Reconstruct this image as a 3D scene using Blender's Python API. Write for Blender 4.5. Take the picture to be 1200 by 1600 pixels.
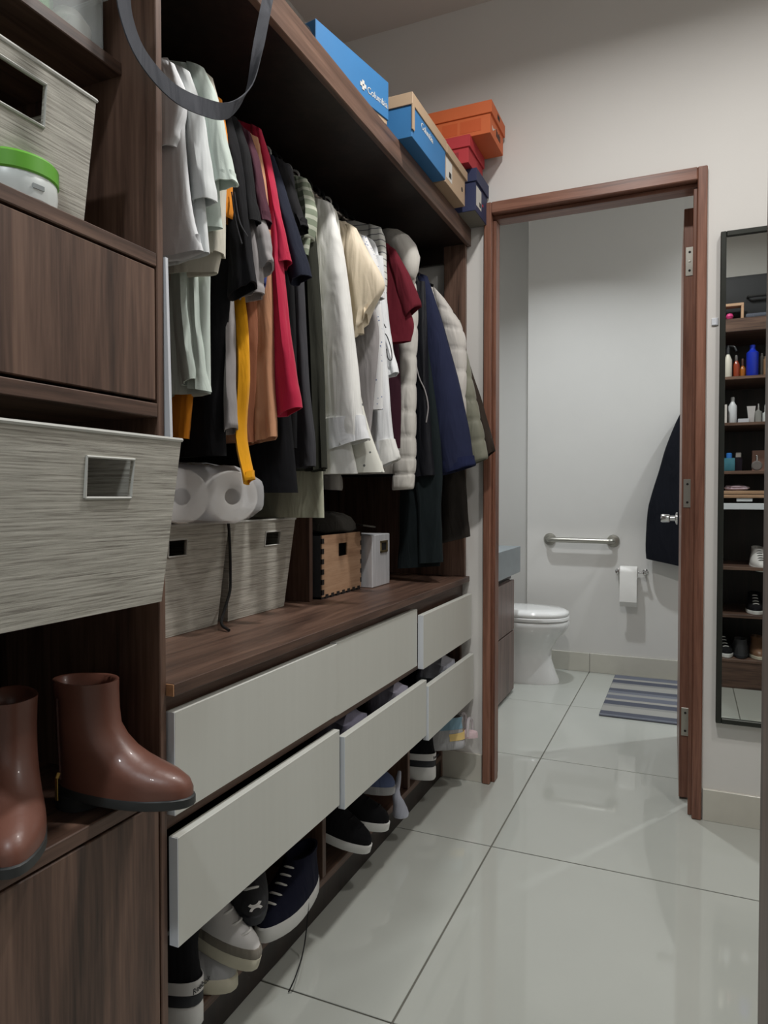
import bpy, bmesh, math, random
from mathutils import Matrix, Vector
random.seed(7)
scn = bpy.context.scene
for o in list(bpy.data.objects): bpy.data.objects.remove(o)
COL = scn.collection
R = math.radians

# ------------------------------------------------------------------ camera
F_PX, CAM_H, YAW, PITCH = 1092.0, 1.08, R(23.5), R(1.3)
cam_d = bpy.data.cameras.new('camera')
cam_d.sensor_fit = 'VERTICAL'; cam_d.sensor_height = 36.0
cam_d.lens = 36.0*F_PX/1600.0
cam_d.clip_start = 0.01; cam_d.clip_end = 50
cam = bpy.data.objects.new('camera', cam_d); COL.objects.link(cam)
cam.location = (0, 0, CAM_H)
cam.rotation_euler = (R(90)-PITCH, 0, YAW)
scn.camera = cam

# ------------------------------------------------------------------ world, lights, exposure
w = bpy.data.worlds.new('world'); scn.world = w; w.use_nodes = True
w.node_tree.nodes['Background'].inputs[0].default_value = (.8, .85, .9, 1)
w.node_tree.nodes['Background'].inputs[1].default_value = 0.02
scn.view_settings.view_transform = 'Standard'; scn.view_settings.look = 'None'
scn.view_settings.exposure = 0.12; scn.view_settings.gamma = 1.0
scn.view_settings.use_curve_mapping = False

def area(name, loc, power, size, color=(1, 1, 1), spread=180, rot=(0, 0, 0)):
    l = bpy.data.lights.new(name, 'AREA'); l.shape = 'DISK'; l.size = size; l.energy = power
    l.color = color; l.spread = R(spread)
    o = bpy.data.objects.new(name, l); COL.objects.link(o); o.location = loc; o.rotation_euler = rot
    return o
LC = (1.0, .975, .945)
area('closet_downlight', (-.24, 1.40, 2.865), 19, .11, LC, 160)
area('drawer_fill', (.52, 1.62, 2.865), 9, .14, LC, 160)  # added fill to brighten the drawer fronts, not a known fitting
area('passage_fill', (-.33, -.45, 2.865), 11, .14, (.90, .96, 1), 126)  # added ambient fill behind the camera, cool for the lower door wall
area('bathroom_downlight', (-.69, 3.45, 2.865), 14, .10, (.92, .97, 1), 130)
area('shower_downlight', (.80, 4.08, 2.865), 16, .07, (.92, .97, 1), 140)

# ------------------------------------------------------------------ pixel <-> place, for measuring the photograph
_fw = Vector((-math.sin(YAW)*math.cos(PITCH), math.cos(YAW)*math.cos(PITCH), -math.sin(PITCH)))
_rt = Vector((math.cos(YAW), math.sin(YAW), 0)); _up = _rt.cross(_fw)
def _ray(x, y): return _fw*F_PX + _rt*(x-600) - _up*(y-800)
def onY(x, y, Y): d = _ray(x, y); return Vector((0, 0, CAM_H)) + d*(Y/d.y)
def onX(x, y, X): d = _ray(x, y); return Vector((0, 0, CAM_H)) + d*(X/d.x)
def onZ(x, y, Z): d = _ray(x, y); return Vector((0, 0, CAM_H)) + d*((Z-CAM_H)/d.z)

# ------------------------------------------------------------------ materials
def _new(name):
    m = bpy.data.materials.new(name); m.use_nodes = True
    nt = m.node_tree; b = nt.nodes['Principled BSDF']
    return m, nt, b
def lin(c):
    return tuple(((v/255)/12.92 if v/255 <= .04045 else ((v/255+.055)/1.055)**2.4) for v in c)
def mat(name, rgb, rough=.6, metal=0, var=.12, scale=(20, 20, 20), bump=0, bscale=400, spec=.5, coat=0, sheen=0, alpha=None):
    m, nt, b = _new(name); N = nt.nodes; L = nt.links
    c = lin(rgb)
    tc = N.new('ShaderNodeTexCoord'); mp = N.new('ShaderNodeMapping'); L.new(tc.outputs['Object'], mp.inputs[0])
    mp.inputs['Scale'].default_value = scale
    nz = N.new('ShaderNodeTexNoise'); nz.inputs['Scale'].default_value = 1; nz.inputs['Detail'].default_value = 5
    L.new(mp.outputs[0], nz.inputs[0])
    rp = N.new('ShaderNodeValToRGB'); L.new(nz.outputs[0], rp.inputs[0])
    rp.color_ramp.elements[0].position = .3; rp.color_ramp.elements[1].position = .7
    rp.color_ramp.elements[0].color = tuple(v*(1-var) for v in c)+(1,)
    rp.color_ramp.elements[1].color = tuple(min(1, v*(1+var)) for v in c)+(1,)
    L.new(rp.outputs[0], b.inputs['Base Color'])
    b.inputs['Roughness'].default_value = rough; b.inputs['Metallic'].default_value = metal
    b.inputs['Specular IOR Level'].default_value = spec
    b.inputs['Coat Weight'].default_value = coat
    if sheen: b.inputs['Sheen Weight'].default_value = sheen
    if bump:
        n2 = N.new('ShaderNodeTexNoise'); n2.inputs['Scale'].default_value = bscale; n2.inputs['Detail'].default_value = 3
        L.new(tc.outputs['Object'], n2.inputs[0])
        bp = N.new('ShaderNodeBump'); bp.inputs['Strength'].default_value = bump; bp.inputs['Distance'].default_value = .003
        L.new(n2.outputs[0], bp.inputs['Height']); L.new(bp.outputs[0], b.inputs['Normal'])
    return m
def wood(name, dark, mid, light, scale=(26, 26, 1.4), rough=.42):
    m, nt, b = _new(name); N = nt.nodes; L = nt.links
    tc = N.new('ShaderNodeTexCoord'); mp = N.new('ShaderNodeMapping'); L.new(tc.outputs['Object'], mp.inputs[0])
    mp.inputs['Scale'].default_value = scale
    nz = N.new('ShaderNodeTexNoise'); nz.inputs['Scale'].default_value = 1; nz.inputs['Detail'].default_value = 7
    nz.inputs['Roughness'].default_value = .62; nz.inputs['Distortion'].default_value = .6
    L.new(mp.outputs[0], nz.inputs[0])
    m2 = N.new('ShaderNodeMapping'); L.new(tc.outputs['Object'], m2.inputs[0])
    m2.inputs['Scale'].default_value = tuple(s*7 for s in scale)
    n2 = N.new('ShaderNodeTexNoise'); n2.inputs['Scale'].default_value = 1; n2.inputs['Detail'].default_value = 3
    L.new(m2.outputs[0], n2.inputs[0])
    ad = N.new('ShaderNodeMath'); ad.operation = 'MULTIPLY_ADD'; ad.inputs[1].default_value = .3
    L.new(n2.outputs[0], ad.inputs[0]); L.new(nz.outputs[0], ad.inputs[2])
    rp = N.new('ShaderNodeValToRGB'); L.new(ad.outputs[0], rp.inputs[0])
    e = rp.color_ramp.elements; e[0].position = .45; e[1].position = .86
    e[0].color = lin(dark)+(1,); e[1].color = lin(light)+(1,)
    k = e.new(.64); k.color = lin(mid)+(1,)
    L.new(rp.outputs[0], b.inputs['Base Color']); b.inputs['Roughness'].default_value = rough
    b.inputs['Specular IOR Level'].default_value = .4
    return m
def striped(name, stops, axis='Z', freq=60, rough=.8, constant=True, sub=0):
    """stripes across one axis: stops = [(pos, rgb)...] repeated freq times per metre"""
    m, nt, b = _new(name); N = nt.nodes; L = nt.links
    tc = N.new('ShaderNodeTexCoord'); sp = N.new('ShaderNodeSeparateXYZ'); L.new(tc.outputs['Object'], sp.inputs[0])
    mu = N.new('ShaderNodeMath'); mu.operation = 'MULTIPLY'; mu.inputs[1].default_value = freq
    L.new(sp.outputs[axis], mu.inputs[0])
    fr = N.new('ShaderNodeMath'); fr.operation = 'FRACT'; L.new(mu.outputs[0], fr.inputs[0])
    rp = N.new('ShaderNodeValToRGB'); L.new(fr.outputs[0], rp.inputs[0])
    if constant: rp.color_ramp.interpolation = 'CONSTANT'
    e = rp.color_ramp.elements
    e[0].position = stops[0][0]; e[0].color = lin(stops[0][1])+(1,)
    e[1].position = stops[1][0]; e[1].color = lin(stops[1][1])+(1,)
    for p, c in stops[2:]:
        k = e.new(p); k.color = lin(c)+(1,)
    L.new(rp.outputs[0], b.inputs['Base Color']); b.inputs['Roughness'].default_value = rough
    if sub:
        n2 = N.new('ShaderNodeTexNoise'); n2.inputs['Scale'].default_value = sub
        L.new(tc.outputs['Object'], n2.inputs[0])
        bp = N.new('ShaderNodeBump'); bp.inputs['Strength'].default_value = .5; bp.inputs['Distance'].default_value = .003
        L.new(n2.outputs[0], bp.inputs['Height']); L.new(bp.outputs[0], b.inputs['Normal'])
    return m
def print_mat(name, base, ink, scale, thr=.62):
    m, nt, b = _new(name); N = nt.nodes; L = nt.links
    tc = N.new('ShaderNodeTexCoord'); v = N.new('ShaderNodeTexVoronoi'); v.inputs['Scale'].default_value = scale
    L.new(tc.outputs['Object'], v.inputs[0])
    rp = N.new('ShaderNodeValToRGB'); rp.color_ramp.interpolation = 'CONSTANT'; L.new(v.outputs['Distance'], rp.inputs[0])
    e = rp.color_ramp.elements; e[0].position = 0; e[0].color = lin(ink)+(1,); e[1].position = 1-thr; e[1].color = lin(base)+(1,)
    L.new(rp.outputs[0], b.inputs['Base Color']); b.inputs['Roughness'].default_value = .85
    return m
def glassy(name, rgb, alpha=.35, rough=.05):
    m, nt, b = _new(name); N = nt.nodes; L = nt.links
    b.inputs['Base Color'].default_value = lin(rgb)+(1,); b.inputs['Roughness'].default_value = rough
    t = N.new('ShaderNodeBsdfTransparent'); mx = N.new('ShaderNodeMixShader'); mx.inputs[0].default_value = alpha
    L.new(t.outputs[0], mx.inputs[1]); L.new(b.outputs[0], mx.inputs[2]); L.new(mx.outputs[0], N['Material Output'].inputs[0])
    return m

WALL = mat('white_wall_paint', (214, 212, 208), .75, var=.015, scale=(3, 3, 3), bump=.06, bscale=90)
CEIL = mat('ceiling_paint', (200, 194, 188), .85, var=.015, scale=(2, 2, 2), bump=.05, bscale=90)
TILE = mat('polished_porcelain_tile', (168, 170, 163), .045, var=.02, scale=(4, 4, 4))
TILE.node_tree.nodes['Principled BSDF'].inputs['Specular IOR Level'].default_value = .8
GROUT = mat('grey_grout', (96, 94, 86), .9, var=.1)
SKIRT = mat('porcelain_skirting', (196, 193, 182), .2, var=.02)
WV = wood('walnut_vertical', (54, 40, 34), (92, 70, 59), (120, 94, 80))
WH = wood('walnut_along', (54, 40, 34), (92, 70, 59), (120, 94, 80), (26, 1.4, 26))
WDARK = wood('walnut_dark_shaded', (24, 18, 16), (34, 25, 22), (46, 35, 30))  # dark inner walnut, colour deepened further to carry the shade under the shelf
WEDGE = wood('pale_chipboard_end', (160, 118, 84), (178, 134, 98), (190, 148, 112), (60, 60, 60))
LAM = mat('white_wood_laminate', (200, 201, 194), .45, var=.014, scale=(60, 60, 2.5))
LAMEDGE = mat('white_edge_band', (214, 218, 224), .4, var=.01)
DOORW = wood('red_brown_door_wood', (90, 57, 45), (122, 83, 67), (146, 104, 86), (34, 34, 1.6), .35)
DOORWH = wood('red_brown_head_wood', (90, 57, 45), (122, 83, 67), (146, 104, 86), (1.6, 34, 34), .35)
STEEL = mat('brushed_steel', (170, 168, 160), .32, 1, var=.06)
CHROME = mat('chrome', (205, 205, 205), .12, 1, var=.02)
DARKMETAL = mat('dark_frame_metal', (52, 54, 50), .4, .6, var=.1)
BLACKM = mat('matte_black', (12, 12, 13), .7, var=.1)
MIRROR = mat('mirror_glass', (225, 230, 228), .01, 1, var=0)
PORC = mat('white_porcelain', (226, 226, 224), .08, var=.01, coat=.4)
COUNTER = mat('grey_stone_counter', (118, 126, 130), .35, var=.06)
VANW = wood('vanity_wood', (70, 56, 52), (100, 82, 76), (120, 100, 92))
PAPER = mat('white_paper', (232, 230, 226), .9, var=.02)
def binmat():
    m, nt, b = _new('grey_woven_bin_fabric'); N = nt.nodes; L = nt.links
    tc = N.new('ShaderNodeTexCoord'); mp = N.new('ShaderNodeMapping'); L.new(tc.outputs['Object'], mp.inputs[0])
    mp.inputs['Scale'].default_value = (9, 9, 380)
    nz = N.new('ShaderNodeTexNoise'); nz.inputs['Scale'].default_value = 1; nz.inputs['Detail'].default_value = 6
    nz.inputs['Roughness'].default_value = .7
    L.new(mp.outputs[0], nz.inputs[0])
    rp = N.new('ShaderNodeValToRGB'); L.new(nz.outputs[0], rp.inputs[0])
    e = rp.color_ramp.elements; e[0].position = .34; e[1].position = .64
    e[0].color = lin((124, 119, 111))+(1,); e[1].color = lin((196, 193, 183))+(1,)
    k = e.new(.47); k.color = lin((166, 163, 153))+(1,)
    L.new(rp.outputs[0], b.inputs['Base Color']); b.inputs['Roughness'].default_value = .85
    bp = N.new('ShaderNodeBump'); bp.inputs['Strength'].default_value = .25; bp.inputs['Distance'].default_value = .002
    L.new(nz.outputs[0], bp.inputs['Height']); L.new(bp.outputs[0], b.inputs['Normal'])
    return m
BINF = binmat()
BINTRIM = mat('pale_bin_trim', (196, 196, 190), .7, var=.04)

# ------------------------------------------------------------------ geometry helpers: geom = (verts, faces)
def box(x0, x1, y0, y1, z0, z1, bev=.0015):
    if bev <= 0:
        v = [(x, y, z) for x in (x0, x1) for y in (y0, y1) for z in (z0, z1)]
        return v, [(0, 1, 3, 2), (4, 6, 7, 5), (0, 4, 5, 1), (2, 3, 7, 6), (0, 2, 6, 4), (1, 5, 7, 3)]
    bm = bmesh.new(); bmesh.ops.create_cube(bm, size=1)
    for q in bm.verts:
        q.co = ((x0+x1)/2+q.co.x*(x1-x0), (y0+y1)/2+q.co.y*(y1-y0), (z0+z1)/2+q.co.z*(z1-z0))
    bev = min(bev, .4*min(abs(x1-x0), abs(y1-y0), abs(z1-z0)))
    bmesh.ops.bevel(bm, geom=bm.edges[:], offset=bev, segments=2 if bev > .003 else 1, affect='EDGES', profile=.5)
    bm.verts.index_update()
    g = [tuple(q.co) for q in bm.verts], [tuple(q.index for q in f.verts) for f in bm.faces]
    bm.free(); return g
def join(*gs):
    V, Fc = [], []
    for v, f in gs:
        n = len(V); V += list(v); Fc += [tuple(i+n for i in q) for q in f]
    return V, Fc
def xf(g, M): return [tuple(M @ Vector(v)) for v in g[0]], g[1]
def loft(rings, cap0=True, cap1=True):
    V, Fc = [], []; n = len(rings[0])
    for r in rings: V += [tuple(p) for p in r]
    for i in range(len(rings)-1):
        for j in range(n):
            a, b = i*n+j, i*n+(j+1) % n
            Fc.append((a, b, b+n, a+n))
    if cap0: Fc.append(tuple(range(n))[::-1])
    if cap1: k = (len(rings)-1)*n; Fc.append(tuple(range(k, k+n)))
    return V, Fc
def catmull(P, m):
    """P: list of equal length tuples -> m samples along it"""
    P = [tuple(p) for p in P]
    if len(P) == 2: P = [P[0], tuple((a+b)/2 for a, b in zip(*P)), P[1]]
    Q = [tuple(2*a-b for a, b in zip(P[0], P[1]))]+P+[tuple(2*a-b for a, b in zip(P[-1], P[-2]))]
    out = []; S = len(P)-1
    for i in range(m):
        t = i/(m-1)*S; k = min(int(t), S-1); u = t-k
        a, b, c, d = Q[k], Q[k+1], Q[k+2], Q[k+3]
        out.append(tuple(.5*((2*b[j])+(-a[j]+c[j])*u+(2*a[j]-5*b[j]+4*c[j]-d[j])*u*u+(-a[j]+3*b[j]-3*c[j]+d[j])*u**3) for j in range(len(a))))
    return out
def tube(pts, r, n=10, smooth=0):
    if smooth: pts = catmull(pts, smooth)
    pts = [Vector(p) for p in pts]; rings = []
    up = Vector((0, 0, 1)); prev = None
    for i, p in enumerate(pts):
        d = (pts[min(i+1, len(pts)-1)]-pts[max(i-1, 0)]).normalized()
        if prev is None:
            a = d.cross(up)
            if a.length < .1: a = d.cross(Vector((1, 0, 0)))
        else: a = prev-d*prev.dot(d)
        a.normalize(); prev = a; b = d.cross(a)
        rr = r[i] if isinstance(r, (list, tuple)) else r
        rings.append([p+a*(rr*math.cos(2*math.pi*k/n))+b*(rr*math.sin(2*math.pi*k/n)) for k in range(n)])
    return loft(rings)
def lathe(prof, c=(0, 0, 0), n=24, axis='Z'):
    rings = []
    for r, h in prof:
        ring = []
        for k in range(n):
            a = 2*math.pi*k/n; u, v = r*math.cos(a), r*math.sin(a)
            if axis == 'Z': p = (u, v, h)
            elif axis == 'X': p = (h, u, v)
            else: p = (v, h, u)
            ring.append((p[0]+c[0], p[1]+c[1], p[2]+c[2]))
        rings.append(ring)
    return loft(rings)
def prism(poly, ax, a0, a1):
    """poly 2D extruded along ax. ax 'X': poly=(y,z); 'Y': (x,z); 'Z': (x,y)"""
    def P(q, a): return {'X': (a, q[0], q[1]), 'Y': (q[0], a, q[1]), 'Z': (q[0], q[1], a)}[ax]
    return loft([[P(q, a0) for q in poly], [P(q, a1) for q in poly]])
ORG = {}
def mk(name, g, m, parent=None, smooth=False, label=None, cat=None, group=None, kind=None, angle=40):
    V, Fc = g
    if parent is None:
        xs, ys, zs = zip(*V); o0 = Vector(((min(xs)+max(xs))/2, (min(ys)+max(ys))/2, min(zs)))
    else: o0 = ORG[parent.name]
    me = bpy.data.meshes.new(name)
    me.from_pydata([tuple(Vector(v)-o0) for v in V], [], Fc)
    bm = bmesh.new(); bm.from_mesh(me); bmesh.ops.recalc_face_normals(bm, faces=bm.faces); bm.to_mesh(me); bm.free()
    me.materials.append(m)
    o = bpy.data.objects.new(name, me); COL.objects.link(o)
    if smooth:
        me.polygons.foreach_set('use_smooth', [True]*len(me.polygons))
        if angle: me.set_sharp_from_angle(angle=R(angle))
    if parent is None: o.location = o0
    else: o.parent = parent
    ORG[o.name] = o0
    if label: o['label'] = label
    if cat: o['category'] = cat
    if group: o['group'] = group
    if kind: o['kind'] = kind
    return o
def thing(name, base, label, cat, group=None, kind=None):
    o = bpy.data.objects.new(name, None); COL.objects.link(o); o.location = base; o.empty_display_size = .05
    if label: o['label'] = label
    if cat: o['category'] = cat
    if group: o['group'] = group
    if kind: o['kind'] = kind
    ORG[o.name] = Vector(base); return o
def text_geom(s, size, M, ext=.0004):
    c = bpy.data.curves.new('lettering', 'FONT'); c.body = s; c.size = size; c.extrude = ext
    c.align_x = 'CENTER'; c.align_y = 'CENTER'
    o = bpy.data.objects.new('lettering', c); COL.objects.link(o)
    me = bpy.data.meshes.new_from_object(o)
    g = ([tuple(M @ v.co) for v in me.vertices], [tuple(p.vertices) for p in me.polygons])
    bpy.data.objects.remove(o); bpy.data.meshes.remove(me); bpy.data.curves.remove(c)
    return g
def frame_M(o, xd, yd):
    """matrix putting local x along xd, y along yd, at o"""
    x = Vector(xd).normalized(); y = Vector(yd); y = (y-x*y.dot(x)).normalized(); z = x.cross(y)
    return Matrix(((x.x, y.x, z.x, o[0]), (x.y, y.y, z.y, o[1]), (x.z, y.z, z.z, o[2]), (0, 0, 0, 1)))

# ================================================================== THE SETTING
XW, YD, ZC = -1.36, 2.55, 2.90          # left wall, door wall, ceiling
def S(name, g, m, **k): return mk(name, g, m, kind='structure', **k)
fl = S('floor', box(-1.6, 1.45, -1.3, 4.7, -.06, -.003, 0), GROUT)
T, TX, TY = .789, -.547, 2.0875
tile_mesh = None
for i in range(-2, 3):
    for j in range(-5, 4):
        x0, y0 = TX+i*T, TY+j*T
        if x0 > 1.4 or y0 > 4.6: continue
        if tile_mesh is None:
            o = mk('tile', box(x0+.0022, x0+T-.0022, y0+.0022, y0+T-.0022, -.0031, 0, .001), TILE, fl)
            # recentre so the mesh can be shared
            c = Vector((x0, y0, 0))-ORG['floor']
            for q in o.data.vertices: q.co -= c
            tile_mesh = o.data; o.location = c
        else:
            o = bpy.data.objects.new('tile', tile_mesh); COL.objects.link(o); o.parent = fl
            o.location = Vector((x0, y0, 0))-ORG['floor']
S('ceiling', box(-1.6, 1.1, -1.3, 2.55, ZC, ZC+.05, 0), CEIL)
S('ceiling_bathroom', box(-1.6, 1.1, 2.66, 4.8, 2.90, 2.95, 0), CEIL)
S('wall_left', box(XW-.08, XW, -1.3, YD, 0, ZC, 0), WALL)
S('wall_back', box(XW-.08, 1.1, -1.38, -1.3, 0, ZC, 0), WALL)
S('wall_passage', join(box(.075, 1.1, -1.3, .25, 0, ZC, 0)), WALL)
S('wall_right', box(.98, 1.1, .25, YD, 0, ZC, 0), WALL)
JL, JR, JT = -.700, .050, 2.160        # outer edges of the door frame
S('wall_door', join(box(XW-.08, JL, YD, YD+.11, 0, ZC, 0), box(JR, 1.1, YD, YD+.11, 0, ZC, 0), box(JL, JR, YD, YD+.11, JT, ZC, 0)), WALL)
YB = 4.43
S('wall_bathroom_back', join(box(-.934, 1.1, YB, YB+.4, 0, 2.95, 0), box(-1.6, -.934, YB+.22, YB+.4, 0, 2.95, 0)), WALL)
S('wall_bathroom_left', box(-1.68, -1.58, 2.66, 4.8, 0, 2.95, 0), WALL)
S('wall_bathroom_right', box(1.1, 1.2, 2.66, 4.8, 0, 2.95, 0), WALL)
# skirting
S('baseboard_door', box(-.862, JL-.004, YD-.010, YD, 0, .105, .001), SKIRT)
S('baseboard_mirror', box(JR+.004, .98, YD-.012, YD, 0, .105, .001), SKIRT)
bb = S('baseboard_bathroom', box(-.93, -.546, YB-.012, YB, 0, .115, .001), SKIRT)
mk('tile', box(-.543, .246, YB-.012, YB, 0, .115, .001), SKIRT, bb)
# door frame: jambs and head with a rebate
tr = thing('trim_1', (-.33, YD+.05, 0), None, None, kind='structure')
def jamb(x0, x1, inner):
    s = 1 if inner == 'r' else -1
    g = [box(x0, x1, YD-.018, YD+.115, 0, JT, .003)]
    xi = x1 if s > 0 else x0
    g.append(box(min(xi, xi+s*.012), max(xi, xi+s*.012), YD+.012, YD+.062, 0, JT-.058, .002))
    return join(*g)
mk('jamb', jamb(JL, JL+.028, 'r'), DOORW, tr)
mk('jamb', jamb(JR-.030, JR, 'l'), DOORW, tr)
mk('head', join(box(JL+.028, JR-.030, YD-.018, YD+.115, JT-.042, JT, .003), box(JL+.028, JR-.030, YD+.012, YD+.062, JT-.056, JT-.042, .002)), DOORWH, tr)
# door leaf, open into the bathroom
dr = thing('door_1', (-.01, 2.68, 0), None, None, kind='structure')
DX0, DX1, DY0, DY1, DZ1 = -.021, .015, 2.684, 3.388, 2.085
leafA = R(1.2)
DM = Matrix.Translation((DX1, DY0, 0)) @ Matrix.Rotation(leafA, 4, 'Z') @ Matrix.Translation((-DX1, -DY0, 0))
mk('leaf', xf(box(DX0, DX1, DY0, DY1, .008, DZ1, .002), DM), DOORW, dr)
for zc in (1.90, 1.09, .28):
    h = mk('hinge', join(box(DX0+.006, DX1+.003, DY0-.003, DY0, zc-.05, zc+.05, .0008), lathe([(.005, zc-.05), (.005, zc+.05)], (DX1+.006, DY0-.004, 0), 10)), STEEL, dr)
    for dz in (-.032, 0, .032):
        mk('screw', lathe([(.0001, -.0012), (.0042, -.001), (.0042, .0)], (DX0+.019, DY0-.003, zc+dz), 10, 'Y'), BLACKM if dz else STEEL, h)
kz, ky = 1.0, DY1-.065
kp = onY(1062, 810, ky); kz = kp.z; kx = -.041
kn = mk('knob', lathe([(.028, 0), (.028, -.006), (.012, -.010), (.012, -.030), (.018, -.034), (.019, -.062), (.016, -.068), (.0001, -.069)], (kx, ky, kz), 20, 'X'), CHROME, dr, smooth=True)

# ================================================================== FITTED CLOSET
XF = -.768                      # front plane of the panels
Y1, Y2 = .888, 2.546
# ---- tall shelf tower at the left
tw = thing('shelf_tower', (-1.05, .5, 0), 'tall walnut shelf tower with open cubbies and a drawer at the left', 'cabinet')
TY0, TYi = .02, .872
mk('side_panel', box(-1.345, XF, TYi, Y1-.001, 0, 2.078), WV, tw)
mk('side_panel', box(-1.345, XF, TY0, TY0+.018, 0, 2.078), WV, tw)
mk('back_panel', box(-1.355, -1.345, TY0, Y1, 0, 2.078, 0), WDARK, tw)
for z0, z1, xf_ in ((1.752, 1.772, XF-.068), (1.440, 1.461, XF), (1.204, 1.226, XF), (.905, .925, XF-.05), (.596, .617, XF)):
    mk('shelf', box(-1.345, xf_, TY0+.018, TYi, z0, z1), WH, tw)
mk('top', box(-1.345, XF, TY0, Y1-.001, 2.014, 2.078), WH, tw)
mk('drawer', box(XF-.018, XF-.001, TY0+.02, TYi-.003, 1.231, 1.436), WV, tw)
mk('door', box(XF-.018, XF-.001, TY0+.02, TYi-.003, .03, .592), WV, tw)
mk('plinth', box(-1.345, XF-.03, TY0+.018, TYi, 0, .028), WDARK, tw)
# white strip beside the tower
st = [onX(263, 430, XF), onX(267, 690, XF)]
mk('edge_strip', prism([(-.7715, .0), (-.7545, .0), (-.7625, .0), (-.7625, .0)], 'Z', 0, .0001) if False else loft([[(-.775, Y1, 1.15), (-.757, Y1, 1.15), (-.757, Y1+.006, 1.15), (-.775, Y1+.006, 1.15)], [(-.775, Y1, 1.46), (-.765, Y1, 1.46), (-.765, Y1+.006, 1.46), (-.775, Y1+.006, 1.46)]]), LAMEDGE, tw, label='narrow white strip on the front edge')
# ---- hanging wardrobe frame
wr = thing('open_wardrobe', (-1.05, 1.7, .778), 'dark walnut open wardrobe with top shelf and clothes rail', 'wardrobe')
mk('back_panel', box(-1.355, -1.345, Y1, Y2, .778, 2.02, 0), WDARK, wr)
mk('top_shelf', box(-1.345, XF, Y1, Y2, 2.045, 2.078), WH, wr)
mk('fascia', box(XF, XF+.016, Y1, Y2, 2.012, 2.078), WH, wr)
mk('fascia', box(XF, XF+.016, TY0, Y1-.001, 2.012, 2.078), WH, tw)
mk('underside_board', box(-1.345, XF, Y1, Y2, 2.02, 2.045, 0), WDARK, wr)  # sheet of the deepened walnut, paints the shade below the top shelf
mk('clothes_rail', tube([(-1.02, Y1, 1.968), (-1.02, Y2-.02, 1.968)], .0125, 14), STEEL, wr, smooth=True)
mk('end_stile', box(-.853, XF, Y2-.018, Y2, .778, 2.02), WV, wr)
mk('end_rail', box(-1.345, -.853, Y2-.018, Y2, 1.958, 2.02), WDARK, wr)
mk('end_rail', box(-1.345, -.853, Y2-.018, Y2, .778, 1.62), WV, wr)
mk('partition', box(-1.345, -.985, 1.735, 1.753, .778, 1.15), WV, wr)
# ---- bench top
bt = mk('bench_top', box(-1.345, -.754, Y1+.001, Y2, .757, .778), WH, None, label='long walnut worktop over the white drawers', cat='worktop')
mk('end_grain', box(XF-.004, -.7545, Y1-.001, Y1+.0015, .758, .777, 0), WEDGE, bt, label='pale raw end of the board')
# ---- drawer base
db = thing('drawer_unit', (-1.05, 1.7, 0), 'low walnut drawer unit with six white drawer fronts over open shoe cubbies', 'cabinet')
mk('apron', box(-.80, -.782, Y1+.001, Y2, .53, .757), WH, db)
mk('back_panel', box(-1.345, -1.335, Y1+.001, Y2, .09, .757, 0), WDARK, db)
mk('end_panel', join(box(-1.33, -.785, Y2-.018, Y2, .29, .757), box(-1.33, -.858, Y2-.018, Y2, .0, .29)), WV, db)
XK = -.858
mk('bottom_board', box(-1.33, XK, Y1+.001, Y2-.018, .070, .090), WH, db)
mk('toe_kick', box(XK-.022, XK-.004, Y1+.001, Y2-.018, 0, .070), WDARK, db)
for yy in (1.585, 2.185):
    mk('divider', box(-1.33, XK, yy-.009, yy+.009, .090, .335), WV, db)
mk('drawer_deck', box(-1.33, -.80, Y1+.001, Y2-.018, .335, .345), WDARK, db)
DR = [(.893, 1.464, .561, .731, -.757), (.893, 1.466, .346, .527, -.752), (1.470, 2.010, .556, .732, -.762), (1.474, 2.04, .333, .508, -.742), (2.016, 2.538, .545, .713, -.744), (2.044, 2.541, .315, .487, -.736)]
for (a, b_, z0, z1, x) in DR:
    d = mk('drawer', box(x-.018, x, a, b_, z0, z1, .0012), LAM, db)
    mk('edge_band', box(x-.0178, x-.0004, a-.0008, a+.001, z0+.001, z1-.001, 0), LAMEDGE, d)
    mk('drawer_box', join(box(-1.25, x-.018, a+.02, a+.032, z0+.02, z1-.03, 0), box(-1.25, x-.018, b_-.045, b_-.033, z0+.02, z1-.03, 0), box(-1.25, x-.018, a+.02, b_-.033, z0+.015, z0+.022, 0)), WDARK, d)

# ================================================================== CLOTHES
def cloth(name, rgb, rough=.9, var=.08, sheen=.1):
    m = mat(name, rgb, rough, 0, var, (9, 9, 9), .12, 700, .2, 0, sheen if max(rgb) > 110 else 0)
    N, L = m.node_tree.nodes, m.node_tree.links
    b = N['Principled BSDF']; fine = b.inputs['Normal'].links[0].from_node
    tc = N.new('ShaderNodeTexCoord'); mp = N.new('ShaderNodeMapping'); L.new(tc.outputs['Object'], mp.inputs[0])
    mp.inputs['Scale'].default_value = (24, 24, 6); mp.inputs['Rotation'].default_value = (0, .25, 0)
    nz = N.new('ShaderNodeTexNoise'); nz.inputs['Scale'].default_value = 1; nz.inputs['Detail'].default_value = 2; nz.inputs['Distortion'].default_value = .8
    L.new(mp.outputs[0], nz.inputs[0])
    bp = N.new('ShaderNodeBump'); bp.inputs['Strength'].default_value = .38; bp.inputs['Distance'].default_value = .02
    L.new(nz.outputs[0], bp.inputs['Height']); L.new(fine.outputs[0], bp.inputs['Normal']); L.new(bp.outputs[0], b.inputs['Normal'])
    return m
XC = -1.02
XMIN = -1.325
HANG = 0
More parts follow.
